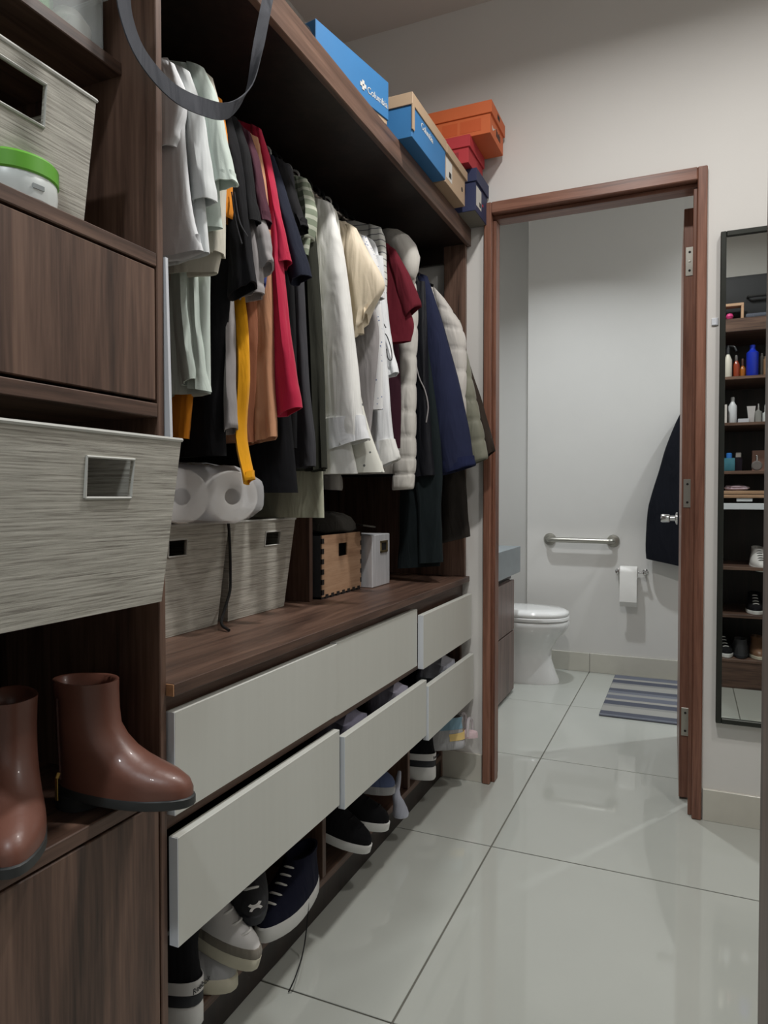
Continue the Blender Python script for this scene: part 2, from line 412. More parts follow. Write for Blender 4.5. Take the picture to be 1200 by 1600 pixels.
def ring_lr(Lp, Rp, t, n, amp, ph, v, Y, quilt=0):
    out = []
    for k in range(n):
        a = 2*math.pi*k/n
        c, s = math.cos(a), math.sin(a)
        e = math.copysign(abs(c)**.75, c)*.5+.5
        x = Lp[0]+(Rp[0]-Lp[0])*e; z = Lp[1]+(Rp[1]-Lp[1])*e
        y = Y+t*math.copysign(abs(s)**.8, s)+amp*(math.sin(7*e+ph+2.2*v)+.6*math.sin(13*e+2*ph-3*v))*(.25+.75*v)
        out.append((max(x, XMIN), y, z))
    return out
def sleeve_geom(Y, st, t=.02, rows=18, n=18, amp=.006, ph=0, quilt=0, mirror=False, hollow=True, taper=True):
    P = []
    for (xl, yl, xr, yr) in st:
        a, b = onY(xl, yl, Y), onY(xr, yr, Y); P.append((a.x, a.z, b.x, b.z))
    Q = catmull(P, rows if not quilt else quilt*8+1)
    rings = []; m = len(Q)
    for i, (lx, lz, rx, rz) in enumerate(Q):
        v = i/(m-1); tt = t*(.35+.65*min(1, v*4)) if taper else t
        wv = .0022*math.sin(9*v+ph)+.0016*math.sin(23*v+2*ph)
        lx += wv*v; rx -= wv*v*.7
        if quilt:
            q = abs(math.sin(math.pi*v*quilt))**.35; tt *= .80+.20*q; d = (1-q)*.0035; lx += d; rx -= d
        if mirror: lx, rx = 2*XC-rx, 2*XC-lx; lz, rz = rz, lz
        rings.append(ring_lr((lx, lz), (rx, rz), tt, n, amp*(0 if quilt else 1), ph, v, Y))
    if hollow:
        last = rings[-1]; c = Vector((0, 0, 0))
        for p in last: c += Vector(p)/n
        up = Vector((0, 0, .02))
        rings.append([tuple(c+(Vector(p)-c)*.86) for p in last])
        rings.append([tuple(c+(Vector(p)-c)*.80+up) for p in last])
    return loft(rings)
def body_geom(Y, edge, t=.022, rows=22, n=30, amp=.007, ph=0, drop=.05, quilt=0, left=None):
    E = [(p.x, p.z) for p in (onY(x, y, Y) for x, y in edge)]
    Q = catmull(E, rows if not quilt else quilt*7+1); rings = []; m = len(Q)
    for i, (ex, ez) in enumerate(Q):
        v = i/(m-1); tt = t*(.25+.75*min(1, v*3.5))
        hw = ex-XC
        if quilt:
            q = abs(math.sin(math.pi*v*quilt))**.35; tt *= .80+.20*q; hw -= (1-q)*.0035
        ring = []
        for k in range(n):
            a = 2*math.pi*k/n; c, s = math.cos(a), math.sin(a)
            e = math.copysign(abs(c)**.8, c)
            x = XC+hw*e
            if left is not None and e < 0: x = XC+(XC-left)*e
            z = ez+drop*(1-min(1, abs(e)*1.05))*(1-v)**3
            if abs(e) < .28: z -= .018*(1-v)**6*(1-abs(e)/.28)
            y = Y+tt*math.copysign(abs(s)**.7, s)+amp*(math.sin(6*e+ph+1.5*v)+.5*math.sin(15*e+2*ph))*v
            ring.append((max(x, XMIN), y, z))
        rings.append(ring)
    last = rings[-1]
    rings.append([(XC+(x-XC)*.985, Y+(y-Y)*.7, z+.002) for x, y, z in last])
    rings.append([(XC+(x-XC)*.97, Y+(y-Y)*.55, z+.03) for x, y, z in last])
    return loft(rings)
HM = {'w': mat('white_plastic_hanger', (215, 216, 216), .35, var=.02), 'b': mat('black_velvet_hanger', (16, 16, 18), .8), 't': wood('wooden_hanger', (120, 78, 46), (150, 100, 62), (170, 120, 80), (20, 3, 20))}
HL = {'w': ('white plastic hanger on the clothes rail', 'white hangers on the rail'), 'b': ('black hanger on the clothes rail', 'black hangers on the rail'), 't': ('wooden hanger on the clothes rail', 'wooden hangers on the rail')}
def hanger(Y, kind, ztip, xtip):
    global HANG
    zr = 1.968; hook = []
    for k in range(11):
        a = R(-20+k*20); hook.append((XC+.0205*math.cos(a), Y, zr+.0205*math.sin(a)))
    hook = hook[::-1] if False else hook
    neck = min(1.925, ztip+.055)
    hook += [(XC-.014, Y, zr-.022), (XC, Y, zr-.030), (XC, Y, neck)]
    w_ = min(.19, (xtip-XC)-.015)
    bar = [(XC-w_, Y, ztip-.008), (XC-w_*.5, Y, (neck+ztip)/2), (XC, Y, neck), (XC+w_*.5, Y, (neck+ztip)/2), (XC+w_, Y, ztip-.008)]
    o = mk('clothes_hanger', join(tube(hook, .0032 if kind != 'b' else .0042, 8), tube(bar, .005, 8, 9)), HM[kind], None, smooth=True, label=HL[kind][0], cat='hanger', group=HL[kind][1])
GN = 0
def garment(name, label, cat, Y, m, body=None, sleeves=(), t=.02, hang='b', quilt=0, squilt=0, cuff=None, amp=.007, sm=None, drop=.05, bm_=None, mirror=True, st=None):
    global GN; GN += 1; ph = GN*1.7
    zs = [onY(x, y, Y).z for x, y in (body or [])]+[onY(s[0], s[1], Y).z for q in sleeves for s in q]
    root = thing(name, (XC, Y, min(zs)), label, cat, 'clothes hanging on the rail')
    if body:
        mk('body', body_geom(Y, body, t, amp=amp, ph=ph, quilt=quilt, drop=drop), bm_ or m, root, True, angle=70)
    for i, q in enumerate(sleeves):
        sy = Y-.004-.012*i
        s = mk('sleeve', sleeve_geom(sy, q, st or t, amp=amp*.8, ph=ph+1+i, quilt=squilt), sm or m, root, True, angle=70)
        if cuff:
            f, cm = cuff; a = q[-1]; b = q[-2]
            c0 = tuple(a[j]+(b[j]-a[j])*f for j in range(4))
            wd = [(c0[2]-c0[0])*.04, (a[2]-a[0])*.04]
            mk('cuff', sleeve_geom(sy, [(c0[0]-2, c0[1], c0[2]+2, c0[3]), (a[0]-2, a[1]+1, a[2]+2, a[3]+1)], (st or t)+.003, 8, amp=amp*.5, ph=ph, taper=False), cm, s, True, angle=70)
        if mirror and i == 0:
            mk('sleeve', sleeve_geom(sy, q, st or t, amp=amp*.8, ph=ph, quilt=squilt, mirror=True), sm or m, root, True, angle=70)
    tip = onY(body[0][0], body[0][1], Y) if body else None
    if hang and tip: hanger(Y+.002, hang, tip.z, tip.x)
    return root
WHITE = cloth('white_cotton', (222, 224, 226)); WHITE2 = cloth('cool_white_cotton', (214, 218, 218)); MINT = cloth('pale_mint_cotton', (200, 212, 204))
CREAM = cloth('cream_cotton', (206, 202, 188)); BLK = cloth('black_cotton', (20, 20, 23)); BLK2 = cloth('charcoal_black_cotton', (25, 25, 27))
ORANGE = cloth('orange_cotton', (226, 140, 34)); PLUM = cloth('plum_cotton', (78, 44, 56)); TAN = cloth('tan_cotton', (188, 138, 106))
RUST = cloth('rust_cotton', (140, 88, 62)); CRIM = cloth('crimson_cotton', (176, 32, 64)); NAVY = cloth('dark_navy_cotton', (30, 34, 48))
GREY = cloth('grey_melange', (146, 142, 142), var=.14); YEL = cloth('yellow_cotton', (226, 158, 20)); DGREY = cloth('dark_grey_knit', (62, 62, 66))
OLIVE = cloth('dark_olive', (44, 45, 38)); SAGE = cloth('sage_knit', (176, 178, 158), var=.1); BLUE = cloth('royal_blue_cotton', (34, 56, 130))
IVORY = cloth('ivory_satin', (222, 208, 184), .5); WSAT = cloth('white_satin_shirt', (226, 226, 222), .55); MAROON = cloth('maroon_cotton', (98, 28, 40))
NVS = cloth('navy_sweatshirt', (36, 41, 66)); PUFF = cloth('white_puffer_nylon', (204, 201, 194), .45); PUFF2 = cloth('pale_grey_puffer_nylon', (196, 192, 186), .45)
OLPUF = cloth('olive_grey_puffer_nylon', (122, 122, 108), .45); DBR = cloth('dark_brown_wool', (52, 44, 38)); DGRN = cloth('dark_green_twill', (24, 32, 34)); DBRT = cloth('brown_black_twill', (42, 38, 34))
BLKJ = cloth('black_jacket_nylon', (26, 27, 32), .5)
GSTR = striped('green_white_stripe', [(0, (134, 144, 124)), (.62, (190, 194, 178))], 'Z', 42)
WSTR = striped('white_grey_pinstripe', [(0, (214, 214, 208)), (.82, (120, 122, 124))], 'Z', 50)
PRN = print_mat('white_small_print', (218, 218, 218), (110, 124, 158), 90, .8)
PRN2 = print_mat('white_hem_print', (214, 214, 204), (104, 106, 104), 45, .84)

# nearest whites
garment('white_tshirt', 'white T-shirt nearest the shelf tower, first on the rail', 't-shirt', 1.005, WHITE, [(262, 90), (284, 135), (288, 220), (300, 330), (318, 392)], [[(250, 92, 272, 100), (246, 160, 290, 150), (246, 215, 284, 205), (246, 243, 278, 232)]], hang='w')
garment('white_shirt', 'second white T-shirt with a creased sleeve, beside the tower', 't-shirt', 1.045, WHITE2, [(284, 104), (302, 130), (312, 220), (322, 320), (330, 396)], [[(270, 100, 296, 112), (280, 180, 316, 180), (292, 260, 326, 255), (298, 322, 336, 312)]], hang='w')
garment('mint_white_tshirt', 'pale mint white T-shirt with broad sleeve in front of the black clothes', 't-shirt', 1.085, MINT, [(300, 98), (326, 130), (338, 220), (346, 330), (348, 356)], [[(292, 96, 318, 106), (306, 150, 336, 150), (318, 220, 352, 225), (332, 296, 366, 281)]], hang='w')
garment('cream_tshirt', 'cream T-shirt hem showing under the white ones', 't-shirt', 1.115, CREAM, [(312, 106), (330, 140), (345, 250), (348, 360), (336, 424)], [[(318, 110, 330, 120), (322, 200, 346, 200), (324, 290, 350, 280), (322, 400, 348, 396)]], hang='w')
garment('mint_long_sleeve_shirt', 'pale mint long-sleeved shirt with two hanging cuffs by the tower', 'shirt', 1.15, MINT, [(318, 112), (330, 160), (330, 300), (326, 450), (328, 615)], [[(292, 250, 315, 250), (290, 420, 314, 420), (297, 520, 318, 520), (301, 608, 327, 612)], [(272, 250, 296, 250), (271, 420, 298, 420), (278, 520, 303, 515), (286, 603, 313, 592)]], hang='b')
garment('orange_tshirt', 'orange T-shirt peeking out between white sleeves and black shirts', 't-shirt', 1.175, ORANGE, [(330, 130), (345, 180), (345, 300), (320, 450), (297, 686)], [[(336, 150, 346, 155), (340, 230, 353, 230), (344, 297, 358, 292), (346, 348, 361, 340)]], hang='b')
hood_ = garment('black_hoodie', 'black hooded top with dangling drawstrings, left of the plum T-shirt', 'hoodie', 1.205, BLK, [(345, 172), (358, 200), (368, 330), (358, 470), (350, 640), (350, 712)], [[(346, 172, 360, 182), (352, 240, 372, 240), (358, 330, 384, 330), (360, 470, 398, 440)]], hang='w')
g = garment('black_tshirt', 'black T-shirt with wide short sleeve beside the plum T-shirt', 't-shirt', 1.235, BLK2, [(360, 178), (374, 200), (374, 330), (360, 470), (352, 600)], [[(358, 180, 374, 190), (362, 240, 387, 240), (364, 300, 397, 300), (364, 354, 407, 347)]], hang='t')
for pts in ([(362, 300), (368, 345), (378, 381)], [(366, 300), (374, 345), (387, 370)]):
    mk('drawstring', tube([tuple(onY(x, y, 1.17)) for x, y in pts], .0014, 6, 8), DGREY, hood_, True)
garment('grey_long_sleeve_top', 'grey long-sleeved top with turned cuff left of the yellow sleeve', 'top', 1.225, GREY, [(352, 190), (362, 220), (364, 400), (362, 560)], [[(350, 420, 362, 420), (352, 540, 365, 540), (352, 620, 367, 620), (350, 680, 369, 668)]], hang='b')
garment('yellow_long_sleeve_top', 'bright yellow long-sleeved top with a narrow dangling sleeve', 'top', 1.255, YEL, [(360, 195), (372, 225), (376, 400), (374, 560)], [[(362, 430, 378, 430), (362, 500, 386, 500), (367, 590, 388, 580), (369, 680, 381, 680), (381, 758, 395, 748)]], hang='b', st=.012)
garment('grey_tshirt', 'grey melange T-shirt with rumpled sleeve above the yellow sleeve', 't-shirt', 1.27, GREY, [(368, 195), (380, 225), (388, 330), (388, 430)], [[(388, 330, 408, 330), (384, 390, 420, 372), (386, 450, 427, 408)], [(372, 330, 396, 320), (376, 420, 408, 420), (378, 472, 412, 458)]], hang='b')
garment('plum_tshirt', 'plum T-shirt sleeve between the black and the crimson shirts', 't-shirt', 1.285, PLUM, [(378, 195), (390, 225), (396, 330), (394, 450)], [[(376, 196, 390, 206), (386, 250, 402, 250), (396, 300, 412, 300), (407, 356, 422, 346)]], hang='t')
garment('blue_tshirt', 'royal blue T-shirt sleeve just visible below the grey sleeve', 't-shirt', 1.30, BLUE, [(380, 200), (392, 230), (396, 330), (392, 440)], [[(384, 240, 398, 240), (392, 360, 414, 360), (396, 465, 413, 440)]], hang='b')
garment('rust_long_sleeve_top', 'rust brown long-sleeved top behind the yellow sleeve', 'top', 1.315, RUST, [(384, 205), (396, 235), (400, 400), (398, 560)], [[(384, 300, 400, 300), (382, 450, 402, 450), (380, 570, 402, 570), (380, 697, 400, 690)]], hang='b')
garment('tan_coat', 'long tan shirt dress with straight sleeve left of the crimson shirt', 'dress', 1.335, TAN, [(392, 208), (406, 235), (410, 400), (406, 690)], [[(386, 212, 402, 214), (392, 290, 412, 285), (394, 430, 424, 430), (395, 580, 428, 580), (397, 693, 433, 682)]], hang='t')
garment('crimson_top', 'crimson red top with short sleeve and long side, centre of the near clothes', 'top', 1.37, CRIM, [(398, 196), (412, 228), (424, 360), (432, 500), (434, 640)], [[(392, 194, 408, 202), (402, 250, 424, 260), (416, 340, 440, 340), (430, 422, 454, 408)], [(420, 330, 432, 330), (424, 440, 444, 440), (428, 560, 458, 560), (432, 652, 471, 636)]], hang='b')
garment('navy_tshirt', 'dark navy T-shirt with a long broad sleeve right of the crimson top', 't-shirt', 1.42, NAVY, [(418, 236), (430, 262), (442, 400), (452, 560), (458, 690)], [[(410, 236, 428, 244), (424, 290, 444, 295), (438, 360, 466, 370), (452, 445, 485, 430)]], hang='b')
garment('black_dress', 'long black dress hem hanging above the second grey bin', 'dress', 1.395, BLK, [(408, 225), (420, 250), (432, 400), (446, 560), (464, 770)], [], hang='b')
garment('black_short_sleeve_top', 'black short-sleeved top left of the green striped shirt', 'top', 1.465, BLK2, [(434, 246), (446, 266), (456, 400), (462, 560), (462, 700)], [[(426, 244, 442, 252), (440, 290, 458, 295), (452, 330, 472, 335), (462, 368, 481, 354)]], hang='b')
garment('dark_grey_jumper', 'dark grey jumper with a long cuffed sleeve left of the white shirt', 'jumper', 1.505, DGREY, [(444, 252), (458, 276), (464, 420), (466, 660)], [[(448, 300, 464, 300), (452, 440, 474, 440), (454, 580, 482, 580), (459, 690, 492, 690), (466, 732, 492, 728)]], hang='b')
garment('green_striped_shirt', 'green and white striped shirt with its collar showing by a white hook', 'shirt', 1.56, GSTR, [(472, 276), (488, 296), (488, 360), (484, 400)], [[(462, 276, 480, 280), (472, 330, 492, 325), (474, 380, 488, 372)]], hang='w')
garment('dark_olive_jacket', 'dark olive jacket with a piped edge pressed against the white shirt', 'jacket', 1.59, OLIVE, [(476, 290), (488, 310), (494, 430), (500, 560), (506, 736)], [[(478, 320, 490, 330), (482, 440, 496, 440), (488, 580, 504, 580), (490, 738, 508, 730)]], hang='b')
garment('sage_knit_dress', 'long sage knit dress reaching down to the second grey bin', 'dress', 1.615, SAGE, [(480, 296), (492, 318), (496, 480), (502, 680), (506, 809)], [], hang='b')
garment('white_long_sleeve_shirt', 'large white long-sleeved shirt with buttoned cuff, centre of the rail', 'shirt', 1.665, WSAT, [(505, 312), (524, 336), (530, 480), (540, 640), (560, 740)], [[(492, 310, 514, 316), (490, 380, 532, 370), (492, 470, 546, 460), (500, 560, 556, 550), (506, 645, 565, 640), (516, 704, 575, 684)]], t=.026, hang='w', cuff=(.8, WHITE))
garment('embroidered_white_blouse', 'white blouse with a printed dotted hem under the white shirt', 'blouse', 1.705, PRN2, [(512, 320), (530, 344), (540, 480), (570, 640), (602, 738)], [], hang='w')
garment('ivory_blouse', 'ivory satin blouse with a gathered short sleeve', 'blouse', 1.775, IVORY, [(540, 346), (558, 366), (564, 460), (566, 520)], [[(538, 350, 556, 356), (538, 420, 577, 398), (546, 480, 601, 446), (555, 528, 576, 488)]], hang='b', amp=.011)
garment('light_grey_tshirt', 'light grey melange T-shirt below the ivory sleeve', 't-shirt', 1.82, GREY, [(548, 352), (566, 376), (580, 460), (592, 520), (586, 600), (578, 690)], [], hang='b')
garment('blue_print_shirt', 'white shirt with tiny blue print right of the ivory blouse', 'shirt', 1.85, PRN, [(556, 362), (574, 382), (588, 440), (598, 500), (600, 640)], [[(560, 364, 574, 372), (570, 410, 590, 410), (582, 470, 600, 465)]], hang='b')
garment('white_cuffed_shirt', 'second white long-sleeved shirt with an open cuff', 'shirt', 1.895, WHITE, [(562, 366), (580, 388), (590, 480), (600, 640), (602, 720)], [[(570, 400, 586, 400), (576, 500, 598, 500), (578, 600, 606, 600), (581, 690, 614, 684), (584, 736, 623, 716)]], hang='w', cuff=(.95, WSAT))
g = garment('script_print_shirt', 'white shirt with black brush script on the sleeve', 'shirt', 1.94, WHITE, [(572, 368), (590, 390), (598, 480), (604, 600), (606, 690)], [[(584, 400, 598, 400), (586, 480, 604, 480), (592, 540, 613, 540), (600, 592, 623, 582)]], hang='b')
for k, pts in enumerate([[(594, 522), (596, 545), (600, 570), (603, 572)], [(597, 520), (604, 524), (611, 545), (612, 562), (606, 560), (604, 545)], [(593, 512), (598, 505), (603, 512)]]):
    mk('script_print', tube([tuple(onY(x, y, 1.94-.028)) for x, y in pts], .0016, 6, 14), BLACKM, g)
garment('pinstriped_shirt', 'white shirt with thin grey stripes right of the black hanger hook', 'shirt', 2.0, WSTR, [(590, 354), (602, 376), (604, 460), (606, 600), (606, 680)], [[(576, 350, 596, 356), (578, 420, 604, 400), (586, 490, 604, 480)]], hang='b')
garment('maroon_tshirt', 'maroon T-shirt with an open short sleeve in front of the white puffer', 't-shirt', 2.06, MAROON, [(606, 380), (622, 404), (632, 460), (648, 505), (644, 534)], [[(602, 380, 618, 390), (612, 420, 640, 430), (624, 470, 652, 460), (630, 500, 658, 476)]], hang='b')
garment('dark_red_dress', 'dark red and navy long top hidden behind the white shirts', 'top', 2.10, cloth('dark_red_navy', (52, 22, 34)), [(608, 392), (620, 420), (622, 520), (626, 620), (624, 700)], [], hang='b')
pf = garment('white_puffer_jacket', 'white quilted puffer jacket with a hood behind the maroon T-shirt', 'jacket', 2.20, PUFF, [(632, 404), (645, 430), (648, 520), (640, 640), (632, 740)], [[(632, 400, 648, 410), (626, 490, 652, 490), (622, 600, 650, 600), (618, 700, 650, 700), (613, 766, 646, 764)]], t=.028, quilt=9, squilt=10, hang='b')
rings = []
for i, (x, y, rx, rz) in enumerate([(592, 362, .004, .004), (600, 366, .024, .022), (612, 374, .040, .036), (624, 386, .048, .044), (634, 400, .046, .046), (642, 416, .036, .040), (646, 430, .018, .022), (648, 436, .003, .003)]):
    c = onY(x, y, 2.165)
    rings.append([(c.x+rz*math.cos(2*math.pi*k/20)*.75, c.y+rx*math.sin(2*math.pi*k/20), c.z+rz*math.cos(2*math.pi*k/20)*.75) for k in range(20)])
mk('hood', loft(rings), PUFF, pf, smooth=True)
bj = garment('black_zip_jacket', 'black zip jacket with a pale zip line left of the navy sweatshirt', 'jacket', 2.27, BLKJ, [(640, 414), (654, 440), (662, 540), (668, 660), (680, 744)], [[(648, 440, 664, 440), (648, 540, 668, 540), (650, 650, 672, 650), (652, 745, 680, 742)]], t=.022, hang='b')
mk('zip', tube([tuple(onY(x, y, 2.27-.03)) for x, y in ((649, 565), (655, 590), (664, 610), (669, 635), (666, 660))], .0022, 6, 14), GREY, bj)
garment('navy_sweatshirt', 'navy blue sweatshirt with a wide sleeve hanging out at the far end', 'sweatshirt', 2.33, NVS, [(656, 426), (672, 448), (684, 560), (690, 680)], [[(650, 426, 668, 432), (656, 500, 690, 500), (664, 580, 712, 580), (672, 660, 730, 660), (688, 742, 741, 726)]], t=.034, hang='b', cuff=(.22, cloth('navy_rib', (30, 36, 66))))
garment('pale_grey_puffer_jacket', 'pale grey quilted puffer jacket right of the navy sweatshirt', 'jacket', 2.385, PUFF2, [(676, 448), (692, 470), (712, 540), (716, 640), (722, 720)], [[(676, 448, 692, 462), (690, 510, 724, 516), (700, 580, 729, 580), (706, 650, 727, 660)]], t=.026, quilt=10, squilt=6, hang='w')
garment('olive_puffer_jacket', 'olive grey quilted puffer sleeve next to the dark brown coat', 'jacket', 2.425, OLPUF, [(682, 458), (696, 482), (712, 600), (726, 700)], [[(690, 500, 720, 500), (706, 590, 738, 590), (718, 660, 752, 655), (728, 730, 763, 716)]], t=.024, squilt=6, hang='b')
garment('dark_brown_coat', 'dark brown coat, last on the rail, its sleeve crossing the door frame', 'coat', 2.47, DBR, [(690, 466), (704, 490), (716, 600), (726, 720)], [[(700, 480, 712, 490), (712, 560, 730, 556), (730, 630, 752, 626), (754, 718, 774, 704)]], t=.02, hang='b')
# trousers folded over hangers, low at the far end
def trousers(name, label, Y, m, legs, t):
    base = min(onY(q[-1][0], q[-1][1], Y).z for q in legs)
    r = thing(name, (XC, Y, base), label, 'trousers', 'trousers hanging at the far end')
    for i, q in enumerate(legs):
        mk('leg', sleeve_geom(Y-.02*i, q, t, 14, 20, .004, i*2.+1), m, r, True, angle=70)
    hanger(Y, 'b', 1.86, -.85)
trousers('dark_green_trousers', 'very dark green trousers hanging low beside the silver box', 2.30, DGRN, [[(600, 480, 664, 480), (622, 700, 690, 700), (624, 800, 686, 800), (622, 888, 688, 884)], [(610, 480, 660, 480), (640, 700, 690, 700), (654, 800, 690, 800), (656, 880, 692, 878)]], .018)
trousers('brown_black_trousers', 'brown black trousers, shorter, next to the white wall end', 2.44, DBRT, [[(640, 480, 690, 480), (676, 700, 722, 700), (684, 790, 730, 780), (688, 850, 735, 838)]], .018)

# ================================================================== BINS AND BOXES
def quadgrid_hole(c00, c10, c11, c01, hole, tvec):
    """panel with a rectangular hole; corners counter-clockwise, hole in uv"""
    c00, c10, c11, c01, tv = map(Vector, (c00, c10, c11, c01, tvec))
    def P(u, v): return c00*(1-u)*(1-v)+c10*u*(1-v)+c11*u*v+c01*(1-u)*v
    u0, u1, v0, v1 = hole
    us, vs = [0, u0, u1, 1], [0, v0, v1, 1]
    V = []; Fc = []
    for s in (0, 1):
        for v in vs:
            for u in us: V.append(tuple(P(u, v)+tv*s))
    def I(s, i, j): return s*16+j*4+i
    for s in (0, 1):
        for j in range(3):
            for i in range(3):
                if i == 1 and j == 1: continue
                Fc.append((I(s, i, j), I(s, i+1, j), I(s, i+1, j+1), I(s, i, j+1)))
    loop = [(0, 0), (1, 0), (2, 0), (3, 0), (3, 1), (3, 2), (3, 3), (2, 3), (1, 3), (0, 3), (0, 2), (0, 1)]
    for k in range(12):
        a, b = loop[k], loop[(k+1) % 12]; Fc.append((I(0, *a), I(0, *b), I(1, *b), I(1, *a)))
    lp = [(1, 1), (2, 1), (2, 2), (1, 2)]
    for k in range(4):
        a, b = lp[k], lp[(k+1) % 4]; Fc.append((I(0, *a), I(0, *b), I(1, *b), I(1, *a)))
    return (V, Fc), P
def bin_(label, xf_b, xf_t, yb0, yb1, yt0, yt1, z0, z1, depth, hole, group='grey woven storage bins'):
    xb = xf_b-depth
    r = thing('storage_bin', ((xf_b+xb)/2, (yb0+yb1)/2, z0), label, 'storage bin', group)
    th = .005
    g, P = quadgrid_hole((xf_b, yb0, z0), (xf_b, yb1, z0), (xf_t, yt1, z1), (xf_t, yt0, z1), hole, (-th, 0, 0))
    mk('front', g, BINF, r)
    def wallq(a, b, c, d, tv):
        q = [Vector(p) for p in (a, b, c, d)]; return loft([[tuple(p) for p in q], [tuple(p+Vector(tv)) for p in q]])
    xt = xb-.008
    mk('side', wallq((xf_b-th, yb1, z0), (xb, yb1, z0), (xt, yt1, z1), (xf_t-th, yt1, z1), (0, -th, 0)), BINF, r)
    mk('side', wallq((xf_b-th, yb0, z0), (xb, yb0, z0), (xt, yt0, z1), (xf_t-th, yt0, z1), (0, th, 0)), BINF, r)
    mk('back', wallq((xb, yb0, z0), (xb, yb1, z0), (xt, yt1, z1), (xt, yt0, z1), (th, 0, 0)), BINF, r)
    mk('bottom', box(xb, xf_b-th, yb0+th, yb1-th, z0, z0+th, 0), BINF, r)
    mk('rim', tube([(xf_t, yt0, z1), (xf_t, yt1, z1), (xt, yt1, z1), (xt, yt0, z1), (xf_t, yt0, z1)], .0032, 6), BINTRIM, r)
    u0, u1, v0, v1 = hole
    c = [P(u0, v0), P(u1, v0), P(u1, v1), P(u0, v1), P(u0, v0)]
    mk('handle_trim', tube([tuple(p+Vector((.001, 0, 0))) for p in c], .0022, 6), BINTRIM, r)
    return r
b1 = bin_('large grey woven storage bin jutting out of the tower above the boots', -.705, -.690, .50, .805, .48, .833, .926, 1.163, .40, (.50, .735, .64, .86))
bin_('grey woven bin on the upper tower shelf behind the jar', -.80, -.795, .48, .756, .46, .778, 1.462, 1.655, .40, (.40, .73, .58, .88))
ZB = .779
bin_('grey woven bin on the worktop under the toilet paper pack', -1.012, -1.0, 1.09, 1.345, 1.075, 1.375, ZB, 1.018, .28, (.30, .50, .72, .87))
bin_('grey woven bin on the worktop with a black strap over its edge', -1.012, -1.0, 1.385, 1.640, 1.380, 1.682, ZB, 1.018, .28, (.52, .76, .72, .87))
# black strap
mk('black_strap', tube([tuple(onX(x, y, X)) for x, y, X in ((350, 803, -1.02), (356, 812, -.992), (359, 850, -.99), (360, 900, -.99), (359, 925, -.985), (350, 955, -.975), (346, 975, -.962))]+[tuple(onZ(358, 985, .782))], .0035, 8, 26), BLACKM, None, smooth=True, label='thin black strap hanging down between the two worktop bins', cat='strap')
# toilet paper pack
FILM = glassy('clear_plastic_film', (240, 240, 242), .40, .06)
tp = thing('toilet_paper_pack', (-1.05, 1.25, 1.0195), 'plastic wrapped pack of white toilet rolls on the near worktop bin', 'toilet paper')
PM = Matrix.Translation((-1.06, 1.235, 1.020)) @ Matrix.Rotation(R(-40), 4, 'Z')
CORE = mat('cardboard_core', (120, 112, 100), .9)
for yy, zz, xx in [(.010, .059, .06), (.125, .059, .03), (-.10, .059, .06), (.010, .059, -.05), (.125, .059, -.07), (-.10, .059, -.05)]:
    pr_ = [(.018, -.048), (.055, -.050), (.058, -.044), (.058, .040), (.055, .048), (.030, .050), (.018, .046), (.0185, .02)]
    rr = mk('roll', xf(lathe(pr_, (xx, yy, zz), 28, 'X'), PM), PAPER, tp, smooth=True)
    mk('core', xf(lathe([(.0175, -.047), (.0175, .03)], (xx, yy, zz), 16, 'X'), PM), CORE, rr)
rings = []
for x, k, yo in ((-.125, .55, 0), (-.12, .9, 0), (-.06, 1, 0), (0, 1.03, 0), (.06, 1.03, 0), (.105, .98, 0), (.116, .86, 0), (.118, .70, 0)):
    ring = []
    for i in range(40):
        a = 2*math.pi*i/40; c, s_ = math.cos(a), math.sin(a)
        top = 1.12 if s_ > 0 else 1.0
        ring.append((x, .013+.178*k*math.copysign(abs(c)**.6, c), max(.001, .060+.061*k*top*math.copysign(abs(s_)**.7, s_)+.004*math.sin(7*a+x*60))))
    rings.append(ring)
mk('plastic_wrap', xf(loft(rings), PM), FILM, tp, smooth=True, label='clear glossy plastic wrap')
# wooden finger-jointed box
WBOX = wood('light_plywood', (152, 118, 92), (176, 142, 113), (190, 158, 130), (4, 3, 40), .5)
q0, q1 = onZ(505, 938, ZB), onZ(571, 919, ZB)
bx0 = -.975; by0, by1 = 1.79, 2.055; bz1 = .965
wb = thing('wooden_box', (-1.06, 1.92, ZB), 'light plywood box with dark finger joints and a square handle hole', 'box')
g, P = quadgrid_hole((bx0, by0, ZB+.006), (bx0, by1, ZB+.006), (bx0, by1, bz1), (bx0, by0, bz1), (.40, .62, .62, .84), (-.004, 0, 0))
mk('front', g, WBOX, wb)
BLKW = mat('burnt_black_edge', (24, 22, 22), .7)
mk('carcass', join(box(bx0-.22, bx0-.004, by0, by0+.004, ZB, bz1-.002, 0), box(bx0-.22, bx0-.004, by1-.004, by1, ZB, bz1-.002, 0), box(bx0-.22, bx0-.216, by0, by1, ZB, bz1-.002, 0), box(bx0-.22, bx0-.004, by0, by1, ZB, ZB+.005, 0)), mat('dark_grey_side', (58, 60, 62), .7), wb)
for k in range(6):
    z = ZB+.012+k*.030
    mk('finger_joint', box(bx0-.0035, bx0+.0008, by0-.001, by0+.012, z, z+.015, 0), BLKW, wb)
    mk('finger_joint', box(bx0-.0035, bx0+.0008, by1-.007, by1+.001, z+.01, z+.025, 0), BLKW, wb)
for k in range(7):
    y = by0+.02+k*.036
    mk('finger_joint', box(bx0-.0035, bx0+.0008, y, y+.018, ZB, ZB+.012, 0), BLKW, wb)
